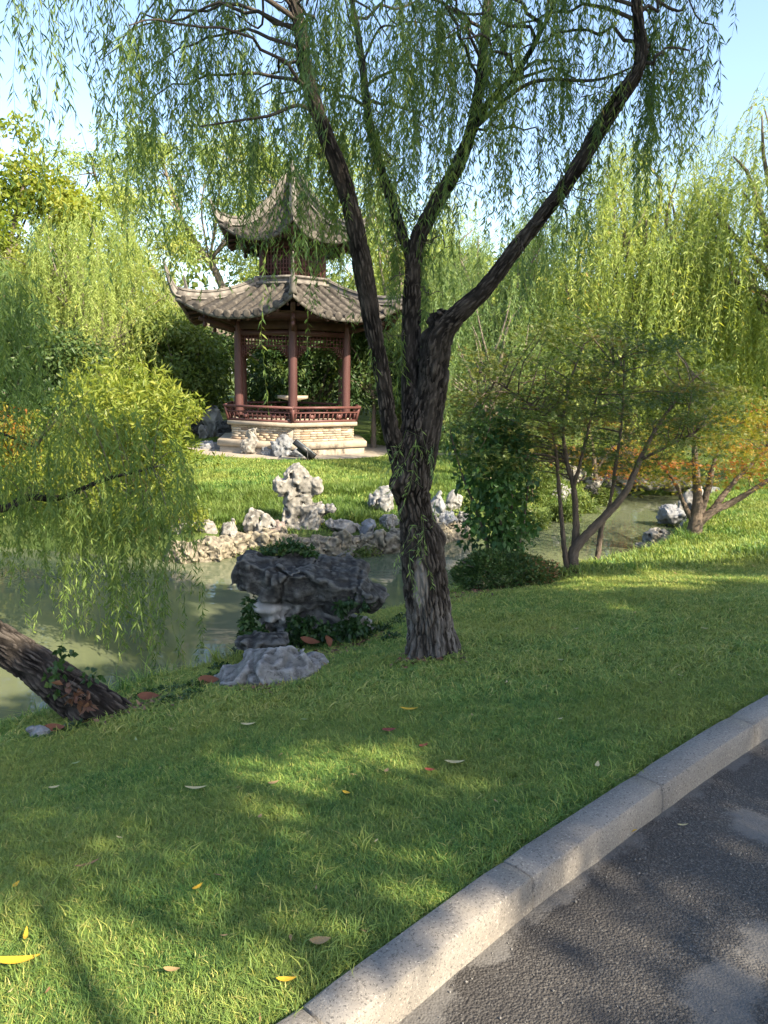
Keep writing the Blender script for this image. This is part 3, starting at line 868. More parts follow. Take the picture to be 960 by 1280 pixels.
# ------------------------------------------------------------------ far willows
def far_willow(label, x, y, H, R, n, mat, seed, trunk_r=0.22, lean=(0, 0), ll=0.13, lw=0.022, gap=0.06, drop=0.45, ln=(0.25, 0.6), k=60, sd=0.4, name="willow_tree", rmin=0.05, bark=None, group=None, tone_sd=0.15, low=0.35):
    rng = np.random.default_rng(seed)
    z0 = gz(x, y) - 0.05
    root = empty(name, (x, y, z0), label, "tree", group)
    fork = np.array([lean[0] * 0.4, lean[1] * 0.4, H * 0.32])
    V, F, loc = tube(catmull([(0, 0, -0.2), (0.05, 0, H * 0.1), fork * 0.7 + [0.05, 0, 0], fork], 24), np.linspace(trunk_r * 1.15, trunk_r * 0.75, 24), 18, True, bark_disp(0.03, 8, 0.17, seed))
    obj("trunk", mesh("trunk", V, F, bark or BARK_GREY, {'rest': loc}, True), root)
    P, cc, ci = dome_points(rng, np.array(lean), R, H, H * drop, n, k, sd * 0.8, rmin)
    acc = Acc()
    sel = rng.permutation(k)[: min(k, 26)]
    limb_tubes(acc, fork, cc[sel] + [0, 0, -0.35], trunk_r * 0.36, rng, 6, rise=0.12)
    obj("branches", acc.mesh("branches", bark or BARK_GREY, True), root)
    Ln = np.minimum(rng.uniform(ln[0], ln[1], n) * H, np.maximum(P[:, 2] - low, 0.4))
    tone = np.clip(rng.random(k)[ci] + rng.normal(size=n) * tone_sd, 0, 1)
    obj("crown", crown_mesh("crown", [strands(rng, P, Ln, gap * 0.8, ll, lw, curl=0.17, stem=0.004, tone=tone, flare=(22, 75), az=np.arctan2(P[:, 1] - lean[1], P[:, 0] - lean[0]) + rng.normal(size=n) * 0.6)], mat), root)
    return root
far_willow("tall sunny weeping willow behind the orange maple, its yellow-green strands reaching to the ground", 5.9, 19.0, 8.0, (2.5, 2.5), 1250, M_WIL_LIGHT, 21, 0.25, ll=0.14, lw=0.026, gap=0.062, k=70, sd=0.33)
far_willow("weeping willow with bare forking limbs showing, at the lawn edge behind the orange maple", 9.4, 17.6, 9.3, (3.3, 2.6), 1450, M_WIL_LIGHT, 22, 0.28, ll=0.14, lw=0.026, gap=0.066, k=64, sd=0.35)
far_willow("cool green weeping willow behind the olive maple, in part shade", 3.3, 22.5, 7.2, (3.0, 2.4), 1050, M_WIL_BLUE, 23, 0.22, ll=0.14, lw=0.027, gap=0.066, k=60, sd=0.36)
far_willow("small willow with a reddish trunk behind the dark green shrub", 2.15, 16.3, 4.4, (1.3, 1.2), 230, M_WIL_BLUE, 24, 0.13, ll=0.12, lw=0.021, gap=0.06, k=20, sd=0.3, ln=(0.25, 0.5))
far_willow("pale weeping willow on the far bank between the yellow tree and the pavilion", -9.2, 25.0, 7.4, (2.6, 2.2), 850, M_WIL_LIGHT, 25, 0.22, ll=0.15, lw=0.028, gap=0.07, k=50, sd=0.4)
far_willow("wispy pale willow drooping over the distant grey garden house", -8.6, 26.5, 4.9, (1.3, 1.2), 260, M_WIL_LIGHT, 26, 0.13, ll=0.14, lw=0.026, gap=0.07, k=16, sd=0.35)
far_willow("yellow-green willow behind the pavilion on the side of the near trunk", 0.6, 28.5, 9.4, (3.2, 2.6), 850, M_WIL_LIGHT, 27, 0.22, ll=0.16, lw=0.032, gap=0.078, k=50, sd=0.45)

# ------------------------------------------------------------------ broadleaf trees
def tree(label, x, y, H, cz, R, k, size, n, ll, lw, mat, seed, trunk_r=0.2, lean=(0, 0), nl=14, name="broadleaf_tree", shell=0.5, flat=0.75, forks=None, bark=None, group=None):
    rng = np.random.default_rng(seed)
    root = empty(name, (x, y, gz(x, y) - 0.05), label, "tree", group)
    cl, sz = ell_clumps(rng, (lean[0], lean[1], cz), R, k, size, shell)
    fork = np.array([lean[0] * 0.5, lean[1] * 0.5, max(cz - R[2] * 0.75, H * 0.16)])
    V, F, loc = tube(catmull([(0, 0, -0.2), fork * np.array([.3, .3, .5]), fork], 16), np.linspace(trunk_r * 1.1, trunk_r * 0.75, 16), 14, True, bark_disp(0.025, 8, 0.17, seed))
    obj("trunk", mesh("trunk", V, F, bark or BARK_GREY, {'rest': loc}, True), root)
    acc = Acc()
    limb_tubes(acc, fork, cl[rng.permutation(k)[:nl]], trunk_r * 0.45, rng, 6, rise=0.15)
    obj("branches", acc.mesh("branches", bark or BARK_GREY, True), root)
    c = obj("crown", broadleaf("crown", rng, cl, sz, n, ll, lw, mat, flat), root)
    return root, c
tree("tall yellow-green broadleaf tree far beyond the pond, above the dark evergreen", -13.4, 27.0, 10.5, 6.2, (3.6, 3.0, 4.3), 85, 0.85, 30000, 0.20, 0.11, M_BROAD_Y, 31, 0.3)
tree("dark evergreen bush-like tree in shade below the yellow-green broadleaf tree", -9.6, 20.5, 4.0, 2.0, (1.9, 1.4, 1.7), 40, 0.6, 13000, 0.15, 0.075, M_BROAD_D, 32, 0.12)
def thin_tree():
    rng = np.random.default_rng(33)
    x, y = -2.4, 30.0
    root = empty("broadleaf_tree", (x, y, gz(x, y) - 0.05), "large airy tree with long slanting limbs rising behind the pavilion roof", "tree")
    o = np.array([x, y, gz(x, y) - 0.05])
    acc = Acc()
    V, F, loc = tube(catmull([(0, 0, -0.2), (-0.3, 0, 1.5), (-0.8, 0, 2.8)], 16), np.linspace(0.36, 0.26, 16), 16, True, bark_disp(0.03, 8, 0.17, 4))
    obj("trunk", mesh("trunk", V, F, BARK_GREY, {'rest': loc}, True), root)
    limbs = [[(265, 412, 29.6), (225, 385, 29.5), (185, 360, 29.4), (160, 330, 29.3), (120, 300, 29.2)],
             [(225, 385, 29.5), (200, 350, 29.6), (170, 310, 29.8), (140, 260, 30), (122, 230, 30), (115, 200, 30.2)],
             [(290, 400, 30), (270, 340, 30.2), (235, 290, 30.4), (215, 240, 30.6), (200, 190, 30.8)],
             [(330, 400, 30), (330, 320, 30.3), (310, 250, 30.6), (300, 180, 31)],
             [(350, 400, 30), (390, 320, 30.3), (420, 250, 30.6), (440, 190, 31)], [(350, 400, 30), (350, 300, 29), (350, 230, 28.6)]]
    tips = []
    for lst in limbs:
        P = catmull(pix_path(lst), 20) - o
        P = np.vstack([[(-0.8, 0, 2.6)], P])
        V, F, loc = tube(P, np.linspace(0.17, 0.035, 21), 8)
        acc.add(V, F, rest=loc)
        tips.append(P[7:])
    T = np.vstack(tips)
    cl = T[rng.integers(0, len(T), 130)] + rng.normal(size=(130, 3)) * np.array([1.1, 1.0, 0.9])
    ex = np.array([at(px, py, yy) for px, py, yy in zip(rng.uniform(90, 480, 90), rng.uniform(155, 300, 90), rng.uniform(28.5, 32, 90))]) - o
    cl = np.vstack([cl, ex])
    limb_tubes(acc, T[len(T) // 3], cl[rng.permutation(len(cl))[:8]], 0.05, rng, 5)
    for q in cl[::3]:
        k = np.argmin(np.sum((T - q) ** 2, 1))
        limb_tubes(acc, T[k], [q], 0.03, rng, 4, rise=0.1, seg=5)
    obj("branches", acc.mesh("branches", BARK_GREY, True), root)
    sz = rng.uniform(0.4, 0.8, len(cl))
    obj("crown", broadleaf("crown", rng, cl, sz, 46000, 0.17, 0.05, M_WIL_LIGHT, 0.7), root)
thin_tree()
tree("rounded mid-green tree behind the pavilion, beyond its columns", -2.4, 27.0, 5.0, 2.6, (3.6, 1.4, 1.9), 60, 0.7, 20000, 0.17, 0.085, M_BROAD_D, 34, 0.16, name="garden_tree")
tree("dark round-headed tree over the rockery beside the pavilion", -6.6, 24.6, 4.2, 2.35, (1.7, 1.4, 1.4), 40, 0.62, 13000, 0.16, 0.08, M_BROAD_M, 35, 0.13, name="garden_tree")
tree("small dark tree with two bare stems on the lawn just past the pavilion", -0.35, 22.3, 4.0, 2.5, (1.2, 1.2, 1.4), 34, 0.55, 10000, 0.13, 0.06, M_BROAD_D, 36, 0.10, name="garden_tree")
tree("sunny yellow-green tree seen between the pavilion roof and the near willow limb", 1.2, 33.0, 9.5, 5.2, (3.0, 2.0, 3.4), 60, 0.85, 16000, 0.22, 0.10, M_BROAD_Y, 37, 0.2)
# distant wood closing the view
def far_wood():
    rng = np.random.default_rng(41)
    n = 150
    a = np.radians(rng.uniform(-46, 46, n))
    r = rng.uniform(36, 50, n)
    k = []
    for i in range(n):
        for _ in range(3):
            k.append((math.sin(a[i]) * r[i], math.cos(a[i]) * r[i], rng.uniform(0.2, 1) ** 0.9 * rng.uniform(4, 7.0)))
    k = np.array(k)
    sz = rng.uniform(1.0, 2.0, len(k))
    tag(obj("far_wood", broadleaf("far_wood", rng, k, sz, 120000, 0.36, 0.2, M_BROAD_M, 0.85)), kind='stuff')
far_wood()

# ------------------------------------------------------------------ maples
def star_leaves(rng, B, size, N, tone):
    n = len(B)
    up = nrm(N)
    a = nrm(np.cross(up, nrm(rng.normal(size=(n, 3)))))
    b = np.cross(up, a)
    V = [B]
    ang = np.radians([-80, -40, 0, 40, 80])
    ln = np.array([0.62, 0.9, 1.0, 0.9, 0.62])
    for t, l in zip(ang, ln):
        tip = B + (a * math.cos(t) + b * math.sin(t)) * (size * l)[:, None] - up * (size * 0.18)[:, None]
        side = B + (a * math.cos(t + 0.36) + b * math.sin(t + 0.36)) * (size * l * 0.5)[:, None]
        V += [tip, side]
    V = np.stack(V, 1).reshape(-1, 3)
    i = np.arange(n)[:, None] * 11
    F = [i + [0, 1 + 2 * k, 2 + 2 * k] for k in range(5)]
    return V, np.concatenate(F), np.repeat(tone, 11)
def maple(label, stems, mat, seed, nspray, nleaf, size, box, root_px, name="maple_tree", spray=0.34, thick=0.05, twig_r=0.007):
    rng = np.random.default_rng(seed)
    o = np.array([root_px[0], root_px[1], gz(*root_px[:2])])
    root = empty(name, o, label, "tree")
    pts = []
    first = True
    acc = Acc()
    for lst in stems:
        P = catmull(pix_path([(a, b, y) for a, b, y, w in lst]), 60) - o
        R = np.interp(np.linspace(0, 1, 60), np.linspace(0, 1, len(lst)), [w * y / 962 / 2 for a, b, y, w in lst])
        V, F, loc = tube(P, R, 16, True, bark_disp(0.007, 24, 0.2, seed))
        obj("trunk" if first else "stem", mesh("stem", V, F, BARK_MAPLE, {'rest': loc}, True), root)
        first = False
        pts.append(P[20:])
    T = np.vstack(pts)
    (x0, x1), (y0, y1), (d0, d1), topf, botf = box
    px = rng.uniform(x0, x1, nspray)
    u = rng.random(nspray)
    t, bt = np.interp(px, np.linspace(x0, x1, len(topf)), topf), np.interp(px, np.linspace(x0, x1, len(botf)), botf)
    py = t + (bt - t) * u ** 0.9
    c = np.array([at(a, b, d) for a, b, d in zip(px, py, rng.uniform(d0, d1, nspray))]) - o
    for q in c:
        near_ = np.argsort(np.sum((T - q) ** 2 * np.array([1, 1, 0.6]), 1) + (T[:, 2] > q[2]) * 0.5)[:4]
        s = T[near_[rng.integers(0, 3)]]
        limb_tubes(acc, s, [q], twig_r, rng, 4, rise=0.15, seg=6)
    obj("branches", acc.mesh("branches", BARK_MAPLE, True), root)
    ci = rng.integers(0, nspray, nleaf)
    g = rng.normal(size=(nleaf, 3)) * np.array([spray, spray, thick])
    tilt = rng.normal(size=(nspray, 2)) * 0.17
    g[:, 2] += (g[:, :2] * tilt[ci]).sum(1) - 0.15 * np.hypot(g[:, 0], g[:, 1])
    B = c[ci] + g
    N = nrm(rng.normal(size=(nleaf, 3)) * 0.5 + np.array([0, 0, 1.0]))
    tone = np.clip(rng.random(nspray)[ci] * 0.78 + rng.random(nleaf) * 0.22, 0, 1)
    V, F, r = star_leaves(rng, B, size * rng.uniform(0.65, 1.25, nleaf), N, tone)
    obj("crown", mesh("crown", V, [F], mat, {'rnd': r}), root)
    return root
mp = ground_at(716, 712)
my = mp[1]
maple("olive-green spreading maple with several thin stems, at the pond edge past the clipped shrub",
      [[(715, 726, my, 23), (716, 712, my, 18), (717, 690, my, 15), (730, 672, my, 13), (752, 650, my, 12), (782, 615, my, 10), (800, 575, my + .1, 8), (818, 540, my + .1, 6), (845, 500, my + .2, 4), (870, 470, my + .2, 3)],
       [(716, 705, my, 13), (720, 660, my + .1, 10), (717, 610, my + .1, 8), (708, 575, my + .1, 7), (704, 530, my + .1, 5), (712, 480, my + .2, 4), (730, 430, my + .2, 3)],
       [(712, 722, my - .05, 10), (707, 698, my - .03, 8), (702, 650, my - .05, 7), (698, 600, my - .1, 6), (694, 560, my - .2, 5), (680, 520, my - .3, 4), (640, 490, my - .3, 3), (600, 465, my - .3, 2)],
       [(743, 716, my + .42, 10), (748, 690, my + .45, 8), (752, 660, my + .45, 7), (762, 630, my + .4, 6), (770, 580, my + .3, 5), (778, 520, my + .3, 4), (780, 450, my + .3, 2.5)],
       [(717, 610, my + .1, 6), (730, 560, my - .1, 5), (745, 500, my - .2, 3.5), (770, 450, my - .3, 2.5)],
       [(800, 575, my + .1, 5), (830, 560, my - .1, 4), (870, 540, my - .1, 3)]],
      M_MAPLE, 51, 150, 22500, 0.05, ((575, 905), (390, 600), (my - 1.0, my + 1.1), (455, 425, 400, 388, 395, 395, 410, 440, 480), (560, 590, 590, 585, 580, 590, 585, 560, 540)), mp[:2], spray=0.2, thick=0.04, twig_r=0.010)
op = ground_at(868, 668)
oy = op[1]
maple("orange and yellow maple with pale forked stems, standing in sunshine on the lawn",
      [[(868, 670, oy, 22), (870, 648, oy, 17), (872, 625, oy, 13), (870, 590, oy, 10), (868, 550, oy, 6), (872, 515, oy, 3)],
       [(872, 655, oy, 14), (890, 640, oy, 11), (915, 628, oy, 9), (945, 610, oy - .1, 7), (985, 585, oy - .2, 5), (1020, 560, oy - .2, 3)],
       [(873, 650, oy, 11), (884, 615, oy + .1, 9), (892, 580, oy + .1, 6), (905, 540, oy + .1, 3)],
       [(868, 655, oy, 9), (855, 630, oy, 7), (842, 600, oy - .1, 5), (820, 575, oy - .2, 3)],
       [(890, 638, oy, 9), (920, 600, oy + .2, 7), (960, 560, oy + .2, 4)]],
      M_MAPLE_O, 52, 70, 7000, 0.058, ((800, 1060), (500, 600), (oy - 1.2, oy + 1.3), (535, 520, 505, 500, 500, 500, 510), (605, 610, 600, 590, 600, 600, 590)), op[:2], spray=0.26, thick=0.028)
bq = at(740, 600, 15.5)
maple("low rust-coloured maple beyond the olive maple, on the far side of the channel", [[(745, 600, 16.5, 8), (742, 570, 16.5, 6), (735, 530, 16.5, 4)], [(744, 590, 16.5, 5), (765, 560, 16.5, 4), (790, 540, 16.5, 3)]],
      M_MAPLE_O, 53, 30, 2600, 0.06, ((650, 830), (520, 600), (15.8, 17.2), (560, 540, 525, 520, 530, 545), (600, 590, 585, 590, 600, 595)), (at(745, 600, 16.5)[0], 16.5), spray=0.3, thick=0.06)

# ------------------------------------------------------------------ shrubs
def bush(name, label, cat, c, R, k, size, n, ll, lw, mat, seed, stems=8, shell=0.4, sticks=None, lift=0.0, shoots=0):
    rng = np.random.default_rng(seed)
    z = gz(c[0], c[1])
    root = empty(name, (c[0], c[1], z - 0.02), label, cat)
    cl, sz = ell_clumps(rng, (0, 0, R[2] + lift), (R[0] - size * .6, R[1] - size * .6, R[2]), k, size, shell)
    cl[:, 2] = np.maximum(cl[:, 2], 0.1)
    acc = Acc()
    for q in cl[rng.permutation(k)[:stems]]:
        s = np.array([q[0] * 0.25, q[1] * 0.25, -0.1])
        P = catmull([s, s + (q - s) * 0.5 + np.array([0, 0, 0.1]), q], 8)
        V, F, loc = tube(P, np.linspace(0.016, 0.005, 8) * (sticks or 1), 6)
        acc.add(V, F, rest=loc)
    obj("stems", acc.mesh("stems", BARK_MAPLE, True), root)
    if shoots:
        d = nrm(rng.normal(size=(shoots, 3)) * np.array([1, 1, 0.5]) + np.array([0, 0, 1.0]))
        base_ = np.array([0, 0, R[2]]) + d * np.array(R) * 0.8
        ex = np.concatenate([base_ + d * t for t in (0.08, 0.2, 0.34, 0.48, 0.62)])
        ex = np.vstack([ex, ex + rng.normal(size=ex.shape) * 0.03])
        cl = np.vstack([cl, ex])
        sz = np.concatenate([sz, np.full(len(ex), 0.10)])
    obj("foliage", broadleaf("foliage", rng, cl, sz, n, ll, lw, mat, 0.9, -0.3 if shoots else 0.3), root)
    return root
sq = at(628, 712, 8.9)
def tall_shrub():
    rng = np.random.default_rng(61)
    y = sq[1] + 0.15
    o = np.array([sq[0], y, gz(sq[0], y) - 0.02])
    root = empty("leafy_shrub", o, "upright dark green shrub with broad leaves between the near willow and the olive maple", "shrub")
    acc, ends = Acc(), []
    for lst in ([(622, 720, y), (620, 660, y), (612, 600, y), (604, 540, y + .1), (606, 500, y + .1)], [(634, 722, y), (638, 660, y), (640, 610, y), (636, 560, y), (630, 530, y)], [(618, 715, y), (600, 650, y - .1), (580, 600, y - .1), (568, 560, y - .1), (562, 535, y - .1)],
                [(640, 720, y), (655, 650, y), (660, 600, y + .1), (655, 560, y + .1)], [(628, 720, y), (626, 650, y - .2), (620, 600, y - .3)]):
        P = catmull(pix_path(lst), 14) - o
        V, F, loc = tube(P, np.linspace(0.02, 0.006, 14), 7)
        acc.add(V, F, rest=loc)
        ends.append(P)
    obj("stems", acc.mesh("stems", BARK_MAPLE, True), root)
    cl, sz = [], []
    for i in range(85):
        px = rng.normal(622, 25)
        py = rng.uniform(520, 690)
        if abs(px - 622) > np.interp(py, [520, 570, 620, 660, 690], [22, 36, 50, 42, 28]):
            continue
        cl.append(at(px, py, y + rng.uniform(-0.4, 0.3)) - o)
        sz.append(rng.uniform(0.10, 0.22))
    for P in ends:
        for q in P[8:]:
            cl.append(q)
            sz.append(0.09)
    obj("foliage", broadleaf("foliage", rng, np.array(cl), np.array(sz), 3000, 0.085, 0.058, M_SHRUB, 0.8, 0.5), root)
tall_shrub()
hq = ground_at(632, 738)
def mound():
    rng = np.random.default_rng(62)
    root = empty("clipped_shrub", (hq[0] + 0.05, hq[1] + 0.35, gz(hq[0], hq[1] + .35)), "low clipped evergreen mound with reddish leaf tips, beside the lawn under the olive maple", "shrub")
    n = 12000
    d = nrm(rng.normal(size=(n, 3)))
    d[:, 2] = np.abs(d[:, 2])
    lum = 0.62 + 0.62 * fbm(d * 2.4, 3, 3)
    B = d * np.array([0.66, 0.5, 0.44]) * (lum * (rng.random(n) ** 0.12))[:, None]
    D = nrm(d + rng.normal(size=(n, 3)) * 0.6)
    S = nrm(np.cross(D, rng.normal(size=(n, 3))))
    V, F = leaf_quads(B, D, S, 0.042 * rng.uniform(.6, 1.3, n), 0.022 * rng.uniform(.7, 1.2, n), rng)
    red = smooth(0.05, 0.6, B[:, 0] + B[:, 2] * 0.5 - 0.1)
    r = np.clip(rng.random(n) * 0.7 + red * rng.random(n) * 0.5, 0, 1)
    obj("foliage", mesh("foliage", V, [F], M_HEDGE, {'rnd': np.repeat(r, 4)}), root)
    acc = Acc()
    for k in range(9):
        a = rng.uniform(0, 2 * PI)
        P = catmull([(0.05 * math.cos(a), 0.05 * math.sin(a), -0.1), (0.2 * math.cos(a), 0.15 * math.sin(a), 0.15), (0.5 * math.cos(a), 0.38 * math.sin(a), 0.28)], 8)
        V, F, loc = tube(P, np.linspace(0.012, 0.004, 8), 5)
        acc.add(V, F, rest=loc)
    obj("stems", acc.mesh("stems", BARK_MAPLE), root)
mound()
bush("bright_shrub", "big bright yellow-green leafy shrub on the far bank behind the hanging willow curtain", "shrub", (-4.3, 13.0), (1.3, 1.0, 0.8), 60, 0.34, 9000, 0.14, 0.036, M_BUSH, 63, 14, 0.25, shoots=60)
bush("bright_shrub", "tall pale yellow-green shrub rising behind the hanging willow curtain, taller than its neighbour", "shrub", (-5.0, 14.6), (0.95, 0.8, 0.95), 40, 0.34, 6500, 0.16, 0.038, M_BUSH, 64, 10, 0.25, shoots=50)
bush("low_shrub", "leafy shrub overhanging the water at the foot of the willow curtain", "shrub", (-5.1, 11.7), (1.2, 0.5, 0.5), 36, 0.25, 5000, 0.09, 0.03, M_BUSH, 65, 8, 0.3)
bush("low_shrub", "small leafy shrub over the far waterline beside the pale pointed rock", "shrub", (-2.85, 10.85), (0.42, 0.22, 0.26), 16, 0.15, 1700, 0.055, 0.022, M_BUSH, 66, 5, 0.3)
bush("low_shrub", "green shrub hiding the far waterline below the long pale stone", "shrub", (-3.7, 10.75), (0.75, 0.28, 0.32), 26, 0.18, 3200, 0.06, 0.024, M_BUSH, 71, 6, 0.3)
bush("low_shrub", "low green plants spilling over the bank wall below the scholar's rock", "shrub", (-1.75, 10.72), (0.4, 0.14, 0.16), 14, 0.1, 1300, 0.045, 0.02, M_BROAD_M, 72, 5, 0.3)
bush("autumn_shrub", "orange-tinged shrub behind the bright shrubs at the edge of the pond", "shrub", (-7.1, 15.0), (0.9, 0.7, 0.8), 34, 0.32, 3500, 0.12, 0.05, M_MAPLE_O, 67, 8, 0.3)
bush("low_shrub", "dark low shrub on the island tip beside the channel", "shrub", (2.75, 14.2), (0.75, 0.5, 0.45), 26, 0.25, 4000, 0.07, 0.025, M_BROAD_M, 68, 8, 0.3)
bush("low_shrub", "grey-green scrub on the island bank behind the dark green shrub", "shrub", (1.9, 13.2), (0.6, 0.3, 0.28), 20, 0.2, 2600, 0.06, 0.022, M_BROAD_M, 69, 6, 0.3)
for i_, (cx_, cy_, rx_, lab_) in enumerate([(2.6, 13.35, 0.5, "dark green scrub at the island tip, next to the upright leafy shrub"), (3.3, 14.2, 0.5, "dark green scrub in the middle of the island's channel bank"), (3.95, 15.2, 0.55, "dark green scrub on the channel bank just short of the pale rocks"), (4.6, 16.2, 0.5, "dark green scrub at the foot of the pale rocks beyond the channel")]):
    bush("low_shrub", lab_, "shrub", (cx_, cy_), (rx_, 0.3, 0.24), 20, 0.17, 2200, 0.07, 0.026, M_BROAD_M, 73 + i_, 6, 0.3)
bush("low_shrub", "green tuft on the bank wall between the flat pale stone and the near trunk", "shrub", (-0.35, 11.0), (0.35, 0.14, 0.15), 12, 0.09, 900, 0.05, 0.02, M_BROAD_M, 79, 5, 0.3)
bush("low_shrub", "green shrub between the pavilion and the small two-stemmed tree", "shrub", (0.2, 23.2), (0.8, 0.6, 0.6), 20, 0.3, 2200, 0.10, 0.045, M_BROAD_M, 70, 6, 0.3)
def rebase(root, b):
    for c in root.children:
        c.location = tuple(-np.array(b))
    root.location = tuple(b)
rebase(willow, base)
rebase(leanw, lb)

# ------------------------------------------------------------------ rocks
def surface_nets(f, lo, hi, n):
    lo, hi = np.array(lo, float), np.array(hi, float)
    step = (hi - lo).max() / n
    dims = np.ceil((hi - lo) / step).astype(int) + 1
    ax = [lo[k] + np.arange(dims[k]) * step for k in range(3)]
    G = np.stack(np.meshgrid(*ax, indexing='ij'), -1)
    D = f(G)
    s = D < 0
    nx, ny, nz = dims
    cells = np.zeros((nx - 1, ny - 1, nz - 1), bool)
    acc = np.zeros((nx - 1, ny - 1, nz - 1, 3))
    cnt = np.zeros((nx - 1, ny - 1, nz - 1))
    corners = [(i, j, k) for i in (0, 1) for j in (0, 1) for k in (0, 1)]
    def sl(c):
        return tuple(slice(c[a], dims[a] - 1 + c[a]) for a in range(3))
    for a in corners:
        for axi in range(3):
            if a[axi] == 0:
                b = list(a)
                b[axi] = 1
                da, db = D[sl(a)], D[sl(b)]
                x = (da < 0) != (db < 0)
                t = np.where(x, da / np.where(x, da - db, 1), 0)
                pt = np.zeros(acc.shape)
                pt[...] = np.array(a, float)
                pt[..., axi] += t
                acc += pt * x[..., None]
                cnt += x
    cells = cnt > 0
    idx = -np.ones(cells.shape, int)
    idx[cells] = np.arange(cells.sum())
    g = np.stack(np.meshgrid(*[np.arange(d - 1) for d in dims], indexing='ij'), -1)
    V = (acc[cells] / cnt[cells][:, None] + g[cells]) * step + lo
    F = []
    for axi in range(3):
        u, v = (axi + 1) % 3, (axi + 2) % 3
        A = [slice(None)] * 3
        B = [slice(None)] * 3
        A[axi], B[axi] = slice(0, dims[axi] - 1), slice(1, dims[axi])
        x = s[tuple(A)] != s[tuple(B)]
        I = np.argwhere(x)
        flip = s[tuple(A)][x]
        ok = (I[:, u] > 0) & (I[:, v] > 0) & (I[:, u] < dims[u] - 1) & (I[:, v] < dims[v] - 1)
        I, flip = I[ok], flip[ok]
        q = []
        for du, dv in ((-1, -1), (0, -1), (0, 0), (-1, 0)):
            J = I.copy()
            J[:, u] += du
            J[:, v] += dv
            q.append(idx[J[:, 0], J[:, 1], J[:, 2]])
        q = np.stack(q, -1)
        q[~flip] = q[~flip][:, ::-1]
        F.append(q)
    return V, np.vstack(F)
def smin(a, b, k):
    h = np.clip(0.5 + 0.5 * (b - a) / k, 0, 1)
    return b * (1 - h) + a * h - k * h * (1 - h)
def ellip(G, c, r, rot=0.0, tilt=0.0, pn=2.0):
    p = G - np.array(c)
    if rot:
        cs, sn = math.cos(rot), math.sin(rot)
        p = np.stack([p[..., 0] * cs + p[..., 1] * sn, -p[..., 0] * sn + p[..., 1] * cs, p[..., 2]], -1)
    if tilt:
        cs, sn = math.cos(tilt), math.sin(tilt)
        p = np.stack([p[..., 0] * cs + p[..., 2] * sn, p[..., 1], -p[..., 0] * sn + p[..., 2] * cs], -1)
    r = np.array(r)
    k = np.linalg.norm(p / r, axis=-1) if pn == 2 else np.sum(np.abs(p / r) ** pn, -1) ** (1 / pn)
    return (k - 1) * r.min()
